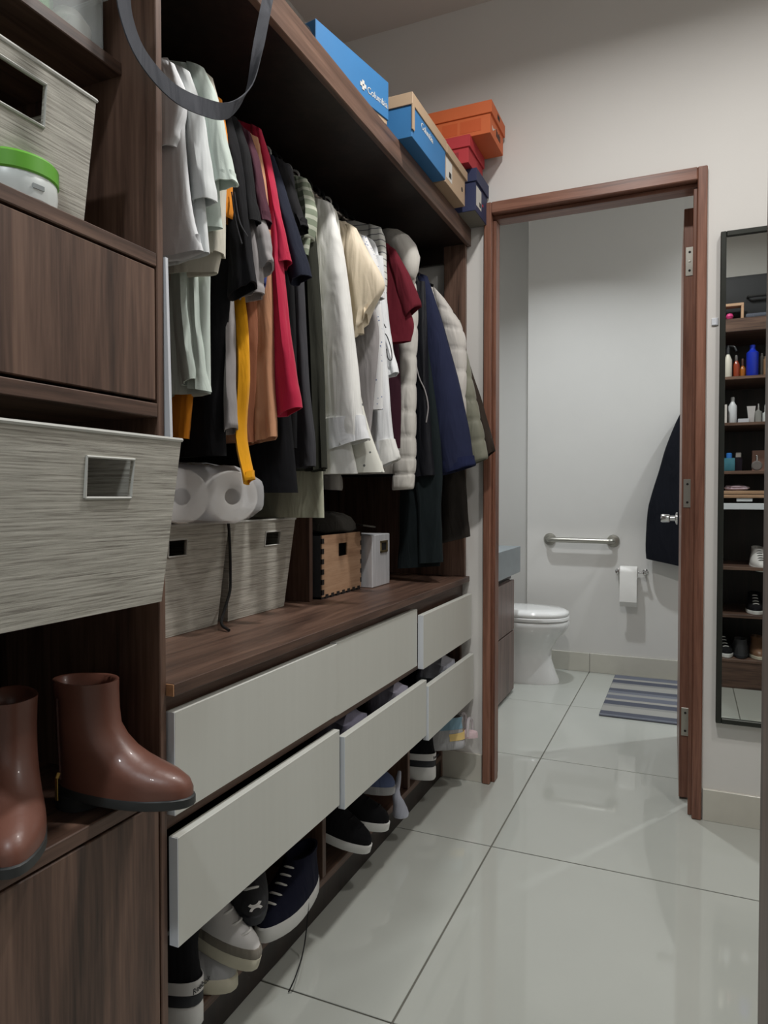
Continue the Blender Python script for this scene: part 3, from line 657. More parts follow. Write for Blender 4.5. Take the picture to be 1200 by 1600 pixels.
# silver box with label holder
SILV = mat('silver_textured_card', (204, 206, 210), .45, .25, var=.12, scale=(60, 60, 6))
sb = thing('silver_box', (-1.04, 2.145, ZB), 'silver grey card box with a brass label holder beside the plywood box', 'box')
sx = -.945
mk('body', box(sx-.22, sx, 2.078, 2.222, ZB, .952, .002), SILV, sb)
BRASS = mat('dull_brass', (168, 150, 112), .35, .9)
hb = box(sx, sx+.003, 2.142, 2.196, .892, .930, .001)
mk('label_holder', join(box(sx, sx+.004, 2.140, 2.147, .890, .930, .0008), box(sx, sx+.004, 2.191, 2.198, .890, .930, .0008), box(sx, sx+.004, 2.140, 2.198, .890, .897, .0008), box(sx, sx+.004, 2.140, 2.198, .923, .930, .0008)), BRASS, sb)
mk('label_card', box(sx, sx+.001, 2.147, 2.191, .897, .923, 0), BLACKM, sb)
# cap on the boxes
capm = cloth('dark_grey_felt', (64, 62, 58))
hp = onX(545, 815, -1.02)
ct = thing('cap', (-1.08, 2.02, .967), 'dark grey felt cap resting on the plywood box', 'cap')
rings = []
for z, rx, ry in ((.967, .085, .10), (.972, .088, .104), (.99, .084, .10), (1.01, .07, .085), (1.022, .045, .06), (1.028, .012, .016)):
    rings.append([(-1.07+rx*math.cos(2*math.pi*k/28), 2.01+ry*math.sin(2*math.pi*k/28), z+.003*math.sin(k*1.3)) for k in range(28)])
mk('crown', loft(rings), capm, ct, smooth=True)
mk('brim', xf(prism([(.0+.062*math.cos(R(a)), .085*math.sin(R(a))) for a in range(-90, 91, 15)], 'Z', 0, .005), Matrix.Translation((-.995, 2.06, .985)) @ Matrix.Rotation(R(40), 4, 'Z') @ Matrix.Rotation(R(8), 4, 'Y')), capm, ct)

# ---- shoe boxes on top
def card(name, rgb, rough=.6): return mat(name, rgb, rough, 0, .03, (12, 12, 12))
BLUEC, KRAFT, NAVYC, REDC, ORC = card('blue_card', (44, 108, 160)), card('kraft_card', (168, 144, 118)), card('navy_card', (34, 42, 78)), card('red_card', (172, 46, 54)), card('orange_card', (198, 98, 50))
LABEL = mat('white_label', (196, 194, 188), .7, var=.02); INK = mat('black_ink', (30, 30, 32), .7)
ORLID = card('orange_card_print', (190, 84, 36))
ZS = 2.0785
# blue box (turned a little)
bl = thing('shoe_box', (-.87, 1.60, ZS), 'bright blue shoe box lying nearest on the top shelf', 'shoe box', 'shoe boxes on the top shelf')
A = math.atan2(1.75-1.464, -.752+.805)-math.pi/2
BM = Matrix.Translation((-.752, 1.75, ZS)) @ Matrix.Rotation(A, 4, 'Z')
mk('body', xf(box(-.20, 0, -.30, 0, 0, .085, .001), BM), KRAFT, bl)
mk('lid', xf(join(box(-.203, .003, -.303, .003, .012, .114, .0015)), BM), BLUEC, bl)
M = BM @ frame_M((.0036, -.050, .048), (0, 1, 0), (0, 0, 1))
mk('lettering', text_geom('Columbia', .024, M), LABEL, bl)
mk('emblem', xf(join(*[prism([(.007*math.cos(R(a+45))+dx, .007*math.sin(R(a+45))+dy) for a in (0, 90, 180, 270)], 'Z', 0, .0006) for dx, dy in ((0, .007), (0, -.007), (-.008, 0), (.008, 0))]), BM @ frame_M((.0036, -.115, .050), (0, 1, 0), (0, 0, 1))), LABEL, bl)
# kraft and blue box
k2 = thing('shoe_box', (-.81, 1.98, ZS), 'blue shoe box with a kraft lid overhanging the middle of the shelf edge', 'shoe box', 'shoe boxes on the top shelf')
mk('body', box(-.905, -.712, 1.832, 2.124, ZS, ZS+.112, .001), BLUEC, k2)
mk('lid', join(box(-.908, -.709, 1.829, 2.127, ZS+.088, ZS+.122, .001), box(-.7115, -.7085, 1.829, 1.845, ZS+.02, ZS+.09, 0)), KRAFT, k2)
M = frame_M((-.7115, 1.955, ZS+.066), (0, 1, 0), (0, 0, 1))
mk('lettering', text_geom('Columbia', .026, M), LABEL, k2)
# kraft box
k3 = thing('shoe_box', (-.81, 2.24, ZS), 'plain kraft shoe box with a white label between the blue and navy boxes', 'shoe box', 'shoe boxes on the top shelf')
mk('body', box(-.99, -.715, 2.134, 2.344, ZS, ZS+.098, .001), KRAFT, k3)
mk('lid', box(-.994, -.708, 2.129, 2.352, ZS+.088, ZS+.118, .001), KRAFT, k3)
mk('label_sticker', box(-.715, -.7145, 2.14, 2.20, ZS+.018, ZS+.082, 0), LABEL, k3)
mk('label_print', box(-.7145, -.7142, 2.168, 2.192, ZS+.028, ZS+.046, 0), INK, k3)
mk('finger_hole', lathe([(.008, 0), (.008, .0006)], (-.715, 2.31, ZS+.045), 14, 'X'), BLACKM, k3)
# navy
k4 = thing('shoe_box', (-.85, 2.46, ZS), 'navy shoe box under the red one at the wall end', 'shoe box', 'shoe boxes on the top shelf')
mk('body', box(-1.005, -.690, 2.386, 2.540, ZS, ZS+.108, .001), NAVYC, k4)
mk('underside', box(-1.003, -.692, 2.388, 2.538, ZS-.0004, ZS+.0005, 0), card('grey_underside', (120, 118, 108)), k4)
mk('lid', box(-1.01, -.684, 2.381, 2.544, ZS+.100, ZS+.145, .001), NAVYC, k4)
mk('label_sticker', box(-.690, -.6894, 2.398, 2.462, ZS+.022, ZS+.09, 0), LABEL, k4)
mk('label_print', box(-.6894, -.6891, 2.436, 2.456, ZS+.03, ZS+.046, 0), INK, k4)
mk('red_dot', lathe([(.005, 0), (.005, .0006)], (-.690, 2.482, ZS+.05), 12, 'X'), card('red_dot', (230, 60, 60)), k4)
# red
k5 = thing('shoe_box', (-.84, 2.42, ZS+.1455), 'red shoe box sandwiched between the navy and orange ones', 'shoe box', 'shoe boxes on the top shelf')
mk('body', box(-.985, -.700, 2.335, 2.515, ZS+.1455, ZS+.21, .001), REDC, k5)
mk('lid', box(-.99, -.694, 2.330, 2.520, ZS+.198, ZS+.238, .001), REDC, k5)
mk('print', box(-.76, -.735, 2.3345, 2.335, ZS+.150, ZS+.185, 0), card('dark_red_print', (140, 34, 42)), k5)
# orange
k6 = thing('shoe_box', (-.79, 2.44, ZS+.2385), 'orange shoe box on top of the stack at the wall end', 'shoe box', 'shoe boxes on the top shelf')
oz = ZS+.2385
mk('body', box(-.955, -.628, 2.350, 2.530, oz, oz+.075, .001), ORC, k6)
mk('lid', box(-.960, -.622, 2.345, 2.535, oz+.066, oz+.108, .001), ORC, k6)
for a, b_ in ((-.80, -.745), (-.735, -.66)):
    mk('printed_panel', box(a, b_, 2.3494, 2.350, oz+.014, oz+.055, 0), ORLID, k6)
sw = []
pts = catmull([(0, .012), (.004, .000), (.014, .000), (.045, .020)], 14); pts2 = catmull([(.045, .020), (.016, .008), (.008, .010), (0, .012)], 14)
mk('emblem', xf(prism(pts+pts2[1:-1], 'Z', 0, .0006), frame_M((-.628, 2.375, oz+.024), (0, 1, 0), (0, 0, 1))), LABEL, k6)
mk('label_print', join(*[box(-.628, -.6274, 2.43+.012*i, 2.438+.012*i, oz+.024, oz+.05-.004*(i % 3), 0) for i in range(5)]), INK, k6)
mk('finger_hole', box(-.6222, -.6215, 2.425, 2.455, oz+.082, oz+.098, 0), BLACKM, k6)
# dark item next to the blue box
dk = onX(487, 38, -.80)
mk('dark_pouch', xf(lathe([(.001, 0), (.05, .004), (.058, .03), (.05, .055), (.02, .068), (.001, .07)], (0, 0, 0), 18), Matrix.Translation((-.85, 1.395, ZS)) @ Matrix.Scale(1.2, 4, (1, 0, 0))), BLK, None, smooth=True, label='small dark pouch beside the near end of the bright blue box', cat='pouch')

# ================================================================== SHOES
def foot(x0, x1, w_, z, n=30, heel=.8):
    out = []; cx, rx = (x0+x1)/2, (x1-x0)/2
    for k in range(n):
        a = 2*math.pi*k/n; c, s = math.cos(a), math.sin(a)
        u = (c+1)/2
        wy = w_*(heel+(1-heel)*min(1, u*1.7))*(1 if u < .7 else 1-.22*((u-.7)/.3)**1.5)
        out.append((cx+rx*math.copysign(abs(c)**.92, c), wy*math.copysign(abs(s)**.82, s), z))
    return out
def shoe(name, label, M, L=.27, w_=.048, sole=((0, .026, 'sole', PAPER),), um=BLK, levels=None, laces=None, lace_m=None, base=None, tab=None, cat='shoe', group='shoes in the cubbies', toe=None, smoothang=50, inner=BLACKM, collar=None):
    r = thing(name, M @ Vector((L*.4, 0, 0)), label, cat, group)
    for z0, z1, nm, m in sole:
        rg = [foot(.004, L-.004, w_*.97, z0), foot(0, L, w_*1.03, z0+.15*(z1-z0)), foot(0, L, w_*1.03, z1-.1*(z1-z0)), foot(.003, L-.003, w_, z1)]
        mk(nm, xf(loft(rg), M), m, r, True)
    z = sole[-1][1]-.002
    lv = levels or [(0, .002, .988, 1.0), (.012, .003, .982, 1.0), (.023, .004, .955, .97), (.033, .005, .89, .90), (.043, .006, .77, .82), (.055, .008, .65, .75), (.067, .009, .56, .71), (.079, .006, .49, .69), (.086, .005, .46, .68)]
    rings = [foot(a*1.0, L*b, w_*c, z+h) for h, a, b, c in lv]
    h, a, b, c = lv[-1]
    rings += [foot(a+.006, L*b-.006, w_*c-.006, z+h-.001), foot(a+.009, L*b-.012, w_*c-.008, z+h-.03)]
    mk('upper', xf(loft(rings), M), um, r, True, angle=smoothang)
    mk('insole', xf(loft([foot(a+.010, L*b-.014, w_*c-.009, z+h-.03), foot(a+.010, L*b-.014, w_*c-.009, z+h-.028)]), M), inner, r)
    if collar:
        mk('collar', xf(loft([foot(a_-.0015, L*b_+.0015, w_*c_+.0015, z+h_) for h_, a_, b_, c_ in lv[-5:]], False, False), M), collar, r, True)
    if laces:
        for i in range(laces):
            f = i/(max(1, laces-1)); k = 3+f*3.2; j = int(k); u = k-j
            A_, B_ = lv[j], lv[min(j+1, len(lv)-1)]
            xx = L*(A_[2]+(B_[2]-A_[2])*u)-.006; zz = z+A_[0]+(B_[0]-A_[0])*u+.006; ww = w_*.42
            mk('lace', xf(tube([(xx-.016, -ww, zz-.010), (xx-.005, -ww*.4, zz), (xx-.005, ww*.4, zz), (xx-.016, ww, zz-.010)], .0026, 6, 9), M), lace_m or PAPER, r, True)
    if tab:
        z0, z1, m = tab[:3]
        pts = [p for p in foot(-.001, L, w_*1.015, 0, 60) if p[0] < tab[3]*L]
        pts.sort(key=lambda p: p[1])
        top = [(p[0], p[1], z1-.004*abs(p[1])/w_) for p in pts]; bot = [(p[0], p[1], z0) for p in pts]
        V = bot+top+[(p[0]+.002, p[1]*.96, p[2]) for p in bot]+[(p[0]+.002, p[1]*.96, p[2]) for p in top]; n = len(pts); Fc = []
        for k in range(n-1): Fc += [(k, k+1, n+k+1, n+k), (2*n+k, 3*n+k, 3*n+k+1, 2*n+k+1), (n+k, n+k+1, 3*n+k+1, 3*n+k)]
        tb = mk('heel_tab', xf((V, Fc), M), m, r, True)
        if len(tab) > 4:
            TM = M @ frame_M((-.0025, .0, (z0+z1)/2), (0, -1, 0), (0, 0, 1))
            mk('lettering', text_geom(tab[4], (z1-z0)*.62, TM), INK, tb)
    if toe:
        mk('mudguard', xf(loft([foot(-.001, L*.997, w_*1.02, z+.001), foot(.0, L*.993, w_*1.02, z+.012), foot(.002, L*.972, w_*.995, z+.019), foot(.006, L*.955, w_*.96, z+.0195)]), M), toe, r, True)
    return r
def SM(p, yaw, pitch=0, roll=0):
    return Matrix.Translation(p) @ Matrix.Rotation(R(yaw), 4, 'Z') @ Matrix.Rotation(R(pitch), 4, 'Y') @ Matrix.Rotation(R(roll), 4, 'X')
RUB = mat('cream_rubber', (206, 200, 180), .6, var=.08); RUBW = mat('white_rubber', (222, 222, 220), .5, var=.04); DGRUB = mat('dark_rubber', (34, 36, 42), .6)
SUEDE = cloth('grey_suede', (128, 122, 112)); WLEA = mat('white_leather', (214, 212, 210), .45, var=.03); NMESH = cloth('navy_mesh', (24, 26, 44)); GMESH = cloth('charcoal_mesh', (58, 58, 60))
LBL = cloth('light_blue_mesh', (128, 160, 178)); YELT = mat('soft_yellow_rubber', (226, 196, 128), .6); GRSH = cloth('pale_grey_mesh', (170, 170, 172)); BLMIX = cloth('blue_grey_mesh', (92, 104, 138))
CLEAR = glassy('clear_vinyl', (220, 214, 218), .45, .1); PINK = mat('pale_pink_rubber', (214, 190, 194), .5)
ZK = .0905
heelsole = ((0, .046, 'sole', RUBW), (.046, .070, 'sole_stripe', DGRUB))
heellv = [(0, .001, .985, 1.0), (.02, .003, .96, .98), (.034, .006, .88, .92), (.050, .009, .75, .84), (.066, .011, .62, .78), (.082, .012, .54, .74), (.10, .010, .48, .72), (.112, .008, .46, .72)]
def heel_out(px, py, X): p = onX(px, py, X); return p
# near heel-out pair member
shoe('sneaker', 'black sneaker with white heel tab and thick white sole, nearest in the cubby', SM((-.822, 1.036, ZK), 178), sole=heelsole, um=BLK, levels=heellv, tab=(.070, .095, WLEA, .34, 'Reebok'), laces=3, lace_m=BLK)
shoe('sneaker', 'black sneaker with white heel tab and thick white sole, by the white wall', SM((-.80, 2.29, ZK), 176), sole=heelsole, um=BLK, levels=heellv, tab=(.070, .095, WLEA, .34, 'Reebok'), laces=3, lace_m=BLK)
# low cream runner, toe out
shoe('sneaker', 'worn pale mesh sneaker with cream sole lying under the white one', SM((-1.09, 1.132, ZK), 3), w_=.044, sole=((0, .03, 'sole', RUB),), um=GRSH, laces=4)
# white sneaker with suede, toe out, leaning on it
shoe('sneaker', 'white leather sneaker with grey suede panels and cream sole, toe hanging out', SM((-1.045, 1.172, .205), -1, 17), w_=.043, sole=((0, .03, 'sole', RUB),), um=WLEA, laces=5, toe=SUEDE)
# navy lace-up, toe out
shoe('sneaker', 'navy running shoe with white laces and white sole', SM((-.868, 1.548, ZK), -88, 0), L=.262, sole=((0, .034, 'sole', RUBW),), um=NMESH, laces=5)
# charcoal runner on it
ua = shoe('running_shoe', 'charcoal running shoe with a white emblem stacked on the navy shoe', SM((-1.0, 1.365, .238), -42, 8), sole=((0, .022, 'sole', DGRUB),), um=GMESH, laces=4, lace_m=PAPER)
def logo(c, s):
    M_ = c; gs = []
    for sg in (1, -1):
        out = []; inn = []
        for k in range(13):
            a = R(200+k*140/12); out.append((s*1.0*math.cos(a)*1.05, sg*(s*(.95+.72*math.sin(a))-s*.34)))
        for k in range(13):
            a = R(340-k*140/12); inn.append((s*.62*math.cos(a)*1.05, sg*(s*(.95+.42*math.sin(a))-s*.30)))
        gs.append(prism(out+inn, 'Z', 0, .001))
    return xf(join(*gs), M_)
UM = SM((-1.0, 1.365, .238), -42, 8)
nl = Vector((.80, 0, .60)).normalized()
EM = UM @ frame_M((.262, .0, .041), Vector((0, 1, 0)), nl.cross(Vector((0, 1, 0))))
mk('emblem', logo(EM @ Matrix.Rotation(R(8), 4, 'Z'), .0145), PAPER, ua)
# black pair with white soles, toe out
shoe('sneaker', 'black canvas sneaker with white sole, tilted, left of its pair', SM((-1.045, 1.70, .182), 2, 16), sole=((0, .026, 'sole', RUBW),), um=BLK, laces=4, lace_m=BLK)
shoe('sneaker', 'black canvas sneaker with white sole, right of its pair', SM((-1.045, 1.80, .165), 6, 10), sole=((0, .026, 'sole', RUBW),), um=BLK, laces=4, lace_m=BLK)
shoe('sneaker', 'blue grey sneaker behind the white slipper', SM((-1.07, 1.95, .185), 6, 6), sole=((0, .026, 'sole', GRSH),), um=BLMIX, laces=4, L=.25)
sp = thing('slipper', (-.83, 1.98, .11), 'plush white slipper poking out beside the cubby divider', 'slipper', 'shoes in the cubbies')
mk('upper', tube([tuple(onX(x, y, X)) for x, y, X in ((624, 1206, -.85), (622, 1222, -.84), (619, 1240, -.83), (624, 1258, -.82), (626, 1272, -.815), (626, 1276, -.815))], [.006, .008, .009, .010, .013, .018, .023, .026, .024, .014], 14, 10), cloth('white_plush', (190, 194, 208)), sp, True)
# grey-blue-yellow runner, heel out, on the black sneaker row
shoe('running_shoe', 'pale grey running shoe with light blue collar and yellow heel', SM((-.735, 2.430, .168), 194, 3), sole=((0, .03, 'sole', GRSH),), um=GRSH, laces=3, tab=(.032, .06, YELT, .2), collar=LBL)
sd = thing('sandal', (-.80, 2.505, .19), 'clear vinyl sandal with a pale pink sole at the wall end', 'sandal', 'shoes in the cubbies')
SDM = SM((-.704, 2.492, .188), 182, 4)
mk('sole', xf(loft([foot(0, .24, .036, 0), foot(0, .24, .037, .01), foot(.002, .238, .036, .02)]), SDM), PINK, sd, True)
mk('strap', xf(tube([(.03, -.036, .012), (.028, -.03, .05), (.03, 0, .068), (.028, .03, .05), (.03, .036, .012)], .006, 8, 16), SDM), CLEAR, sd, True)
mk('strap', xf(tube([(.06, -.036, .012), (.05, -.026, .07), (.055, 0, .085), (.05, .026, .07), (.06, .036, .012)], .005, 8, 16), SDM), CLEAR, sd, True)
# loose shoelace
mk('shoelace', tube([tuple(onX(478, 1370, -.83)), tuple(onX(482, 1400, -.82)), tuple(onX(480, 1440, -.815)), tuple(onX(474, 1485, -.812)), tuple(onZ(462, 1525, .03)), tuple(onZ(451, 1550, .003))], .0016, 6, 24), BLACKM, None, smooth=True, label='long black shoelace dangling from the cubby to the floor', cat='shoelace')
# clothes peeping from the open drawers
def lump(name, label, x0, x1, y0, y1, z0, z1, m):
    bm = bmesh.new(); bmesh.ops.create_icosphere(bm, subdivisions=3, radius=1)
    for q in bm.verts:
        n_ = 1+.10*math.sin(7*q.co.x+3*q.co.y)+.08*math.sin(9*q.co.z+5*q.co.y)
        e = [math.copysign(abs(c)**.7, c) for c in q.co]
        q.co = ((x0+x1)/2+e[0]*n_*(x1-x0)/2, (y0+y1)/2+e[1]*n_*(y1-y0)/2, (z0+z1)/2+e[2]*n_*(z1-z0)/2)
    bm.verts.index_update(); g = [tuple(q.co) for q in bm.verts], [tuple(q.index for q in f.verts) for f in bm.faces]; bm.free()
    return mk(name, g, m, None, True, label=label, cat='clothing', group='clothes in the open drawers')
lump('folded_cloth', 'lavender grey cloth in the middle lower drawer, near end', -.90, -.775, 1.56, 1.72, .40, .515, cloth('lavender_grey', (150, 148, 168)))
lump('folded_cloth', 'pale lilac cloth in the middle lower drawer, far end', -.90, -.77, 1.88, 2.0, .40, .518, cloth('lilac_white', (190, 188, 206)))
lump('folded_cloth', 'white cloth in the far lower drawer', -.90, -.765, 2.30, 2.46, .38, .505, cloth('soft_white', (196, 200, 212)))

# ---- ankle boots
BOOT = mat('brown_leather', (108, 70, 58), .40, 0, .14, (9, 9, 9), .35, 28, .5, .1)
BSOLE = mat('dark_boot_sole', (48, 50, 50), .5); GOLD = mat('gold_zip', (190, 160, 90), .3, .9); LINING = mat('boot_lining', (66, 40, 34), .8)
bootlv = [(0, .002, .985, 1.0), (.012, .002, .985, 1.02), (.022, .003, .965, 1.0), (.031, .004, .90, .97), (.039, .004, .80, .93), (.048, .003, .69, .90), (.060, .002, .59, .87), (.075, .0, .51, .85), (.092, -.001, .455, .84), (.116, -.002, .44, .84), (.142, -.003, .435, .86), (.154, -.004, .435, .88), (.158, -.004, .435, .88)]
def boot(label, M):
    r = shoe('ankle_boot', label, M, L=.228, w_=.042, sole=((0, .015, 'sole', BSOLE),), um=BOOT, levels=bootlv, cat='boot', group='brown ankle boots', smoothang=80, inner=LINING)
    mk('heel', xf(loft([foot(.0, .07, .034, -.018), foot(0, .075, .036, .002)]), M), BSOLE, r, True)
    for k, (px, pz) in enumerate(((.015, .150), (.02, .110), (.028, .07))): pass
    mk('zip', xf(tube([(.028, -.0375, .150), (.030, -.039, .12), (.034, -.041, .07), (.038, -.044, .035)], .0016, 6, 12), M), LINING, r, True)
    mk('zip_pull', xf(join(tube([(.036, -.045, .045), (.036, -.049, .038)], .003, 8), box(.0335, .0385, -.0505, -.0485, .006, .038, .0006)), M), GOLD, r)
    return r
ZBT = .6175+.018
boot('brown leather ankle boot with its toe overhanging the shelf edge', SM((-.872, .770, ZBT), 8))
boot('brown leather ankle boot at the left edge, toe towards the viewer', SM((-.893, .700, ZBT), -38))
lump2 = mk('dark_bag', xf(box(-.10, .10, -.17, .17, 0, .20, .02), Matrix.Translation((-1.15, .50, .618))), BLK, None, label='black bag with a striped tag behind the boots', cat='bag')
mk('striped_tag', box(-1.0495, -1.048, .60, .615, .72, .80, 0), PAPER, lump2); mk('striped_tag', box(-1.0495, -1.048, .615, .63, .72, .80, 0), REDC, lump2)
# ---- jar and food tub on the tower shelves
jx, jy = -.842, .645
JARW = mat('white_jar_plastic', (212, 218, 216), .35, var=.02); GRN = mat('green_lid', (104, 176, 56), .4, var=.04)
jr = thing('jar', (-.83, .64, 1.4615), 'round white plastic jar with a bright green lid on the tower shelf', 'jar')
jx, jy = -.829, .667
mk('body', lathe([(.046, 0), (.052, .004), (.054, .02), (.053, .036), (.049, .042)], (jx, jy, 1.4615), 32), JARW, jr, True)
mk('lid', lathe([(.0535, .035), (.0555, .037), (.0555, .056), (.052, .060), (.001, .061)], (jx, jy, 1.4615), 32), GRN, jr, True)
mk('print', xf(box(-.008, .008, -.0005, .0005, .016, .022, 0), Matrix.Translation((jx+.0534, jy-.006, 1.4615)) @ Matrix.Rotation(R(83), 4, 'Z')), mat('grey_print', (140, 146, 146), .7), jr)
CLR = glassy('clear_tub', (220, 226, 226), .28, .06)
fb = thing('food_container', (-.92, .70, 1.7725), 'clear plastic container with green and white contents on the upper tower shelf', 'container')
cx0, cx1, cy0, cy1, cz = -1.05, -.845, .60, .842, 1.7725
mk('tub', join(box(cx1-.003, cx1, cy0, cy1, cz, cz+.085, 0), box(cx0, cx1, cy1-.003, cy1, cz, cz+.085, 0), box(cx0, cx0+.003, cy0, cy1, cz, cz+.085, 0), box(cx0, cx1, cy0, cy0+.003, cz, cz+.085, 0), box(cx0, cx1, cy0, cy1, cz, cz+.003, 0)), CLR, fb)
mk('rim', join(box(cx1-.002, cx1+.006, cy0, cy1+.006, cz+.083, cz+.090, .001), box(cx0, cx1, cy1, cy1+.006, cz+.083, cz+.09, .001)), glassy('clear_rim', (225, 230, 230), .6, .1), fb)
mk('contents', xf(lathe([(.001, 0), (.07, 0), (.075, .03), (.06, .05), (.001, .055)], (0, 0, 0), 20), Matrix.Translation((-.925, .71, cz+.004)) @ Matrix.Diagonal((.95, 1.2, 1.5, 1))), mat('green_packets', (96, 160, 84), .6, var=.4, scale=(60, 60, 60)), fb, True)
mk('contents', xf(lathe([(.001, 0), (.03, 0), (.034, .025), (.02, .045), (.001, .05)], (0, 0, 0), 16), Matrix.Translation((-.882, .808, cz+.004))), mat('white_packets', (214, 212, 204), .6, var=.2, scale=(50, 50, 50)), fb, True)
# grey strap hanging from the top
STRAP = cloth('grey_webbing', (76, 78, 84))
cl = [onX(183, -120, -.735), onX(190, -40, -.725), onX(197, 25, -.72), onX(222, 88, -.715), onX(270, 143, -.71), onX(320, 168, -.708), onX(358, 172, -.706), onX(388, 140, -.706), onX(402, 80, -.708), onX(414, 20, -.712), onX(424, -30, -.72), onX(432, -80, -.735)]
C2 = catmull([tuple(p) for p in cl], 60)
V = []; Fc = []
for i, p in enumerate(C2):
    v = i/59; wd = .0135
    d = Vector(C2[min(i+1, 59)])-Vector(C2[max(i-1, 0)]); d.normalize()
    tw_ = R(25+120*max(0, min(1, (v-.45)/.3)))
    b0 = d.cross(Vector((1, 0, 0)))
    if b0.length < .01: b0 = Vector((0, 0, 1))
    b0.normalize(); n0 = d.cross(b0).normalized()
    bb_ = b0*math.cos(tw_-R(25))+n0*math.sin(tw_-R(25))*.6
    nn = d.cross(bb_).normalized()*.001
    P_ = Vector(p)
    V += [tuple(P_+bb_*wd+nn), tuple(P_-bb_*wd+nn), tuple(P_-bb_*wd-nn), tuple(P_+bb_*wd-nn)]
for i in range(59):
    for k in range(4): a, b_ = i*4+k, i*4+(k+1) % 4; Fc.append((a, b_, b_+4, a+4))
Fc += [(0, 1, 2, 3), (236, 237, 238, 239)]
mk('bag_strap', (V, Fc), STRAP, None, True, label='grey webbing bag strap looping down from above the tower', cat='strap', angle=60)

# ================================================================== BATHROOM
vn = thing('vanity', (-1.2, 3.4, 0), 'bathroom vanity cabinet with thick grey stone counter left of the toilet', 'vanity')
vx = -.872
mk('carcass', box(-1.57, vx-.018, 2.75, 3.78, .06, .625), VANW, vn)
mk('door', box(vx-.018, vx, 2.76, 3.30, .35, .622), VANW, vn)
mk('door', box(vx-.018, vx, 3.305, 3.80, .35, .622), VANW, vn)
mk('door', box(vx-.018, vx, 2.76, 3.30, .02, .343), VANW, vn)
mk('door', box(vx-.018, vx, 3.305, 3.80, .02, .343), VANW, vn)
mk('counter', box(-1.57, vx+.012, 2.74, 3.90, .655, .80, .002), COUNTER, vn)
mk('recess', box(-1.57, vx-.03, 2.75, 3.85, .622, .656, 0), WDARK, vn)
# toilet, facing +X
TCY = 4.10; TOX = -.93
tl = thing('toilet', (TOX+.1, TCY, 0), 'white porcelain toilet with closed lid beside the vanity', 'toilet')
def oval(x0, x1, hw, z, n=36, p=.9):
    x1 -= .02; z *= .955
    cx, rx = (x0+x1)/2, (x1-x0)/2
    return [(cx+rx*math.copysign(abs(math.cos(2*math.pi*k/n))**p, math.cos(2*math.pi*k/n)), TCY+hw*math.copysign(abs(math.sin(2*math.pi*k/n))**p, math.sin(2*math.pi*k/n)), z) for k in range(n)]
rg = [oval(-1.15, -.655, .115, 0), oval(-1.15, -.658, .115, .02), oval(-1.15, -.675, .108, .06), oval(-1.15, -.70, .10, .14), oval(-1.15, -.70, .108, .20), oval(-1.15, -.665, .14, .26), oval(-1.15, -.62, .172, .315), oval(-1.15, -.602, .184, .35), oval(-1.15, -.600, .186, .372), oval(-1.14, -.605, .182, .380)]
mk('bowl', loft(rg), PORC, tl, True, angle=60)
mk('seat', loft([oval(-1.12, -.603, .182, .384), oval(-1.12, -.598, .186, .390), oval(-1.12, -.60, .186, .404), oval(-1.12, -.606, .182, .408)]), PORC, tl, True)
mk('lid', loft([oval(-1.12, -.606, .180, .410), oval(-1.12, -.602, .184, .416), oval(-1.12, -.604, .182, .432), oval(-1.115, -.63, .165, .444), oval(-1.10, -.72, .10, .448)]), PORC, tl, True, angle=60)
mk('tank', box(-1.36, -1.13, TCY-.19, TCY+.19, .34, .74, .02), PORC, tl, True)
mk('tank_lid', box(-1.365, -1.12, TCY-.2, TCY+.2, .74, .775, .008), PORC, tl, True)
# grab bar on the back wall
ga, gb = onY(857, 843, YB-.05), onY(957, 846, YB-.05)
gr = thing('grab_bar', ((ga.x+gb.x)/2, YB-.04, ga.z), 'brushed steel grab bar on the bathroom wall above the toilet', 'grab bar')
mk('bar', tube([(ga.x, YB-.008, ga.z), (ga.x, YB-.035, ga.z), (ga.x+.012, YB-.05, ga.z), (ga.x+.04, YB-.055, ga.z), ((ga.x+gb.x)/2, YB-.055, (ga.z+gb.z)/2), (gb.x-.04, YB-.055, gb.z), (gb.x-.012, YB-.05, gb.z), (gb.x, YB-.035, gb.z), (gb.x, YB-.008, gb.z)], .0155, 14, 50), STEEL, gr, True)
for q in (ga, gb): mk('flange', lathe([(.038, 0), (.038, -.006), (.034, -.012), (.018, -.016)], (q.x, YB, q.z), 24, 'Y'), STEEL, gr, True)
# toilet roll holder
ta, tb = onY(965, 893, YB-.05), onY(1008, 896, YB-.05)
th_ = thing('toilet_roll_holder', ((ta.x+tb.x)/2, YB-.03, ta.z-.03), 'chrome wall holder carrying the toilet roll', 'roll holder')
mk('spindle', tube([(ta.x, YB-.055, ta.z), (tb.x, YB-.055, ta.z)], .006, 10), CHROME, th_, True)
for q in (ta, tb):
    mk('post', lathe([(.017, 0), (.017, -.006), (.008, -.010), (.008, -.050), (.012, -.053), (.012, -.064), (.001, -.067)], (q.x, YB, ta.z), 16, 'Y'), CHROME, th_, True)
ra, rb = onY(969, 900, YB-.06), onY(996, 900, YB-.06)
rl = thing('toilet_roll', ((ra.x+rb.x)/2, YB-.055, ta.z-.23), 'toilet roll with a long loose sheet hanging on the bathroom wall', 'toilet paper')
mk('roll', lathe([(.0075, ra.x), (.035, ra.x), (.036, ra.x+.002), (.036, rb.x-.002), (.035, rb.x), (.0075, rb.x)], (0, YB-.055, ta.z), 24, 'X'), PAPER, rl, True)
sh = []
for i in range(14):
    v = i/13; z = ta.z-.0-.205*v; y = YB-.055-.037-.004*math.sin(v*3)+(.03*max(0, v-.85)/.15)
    sh.append([(ra.x, y, z), (rb.x-.001, y, z), (rb.x-.001, y+.0008, z), (ra.x, y+.0008, z)])
mk('loose_sheet', loft(sh), PAPER, rl, True)
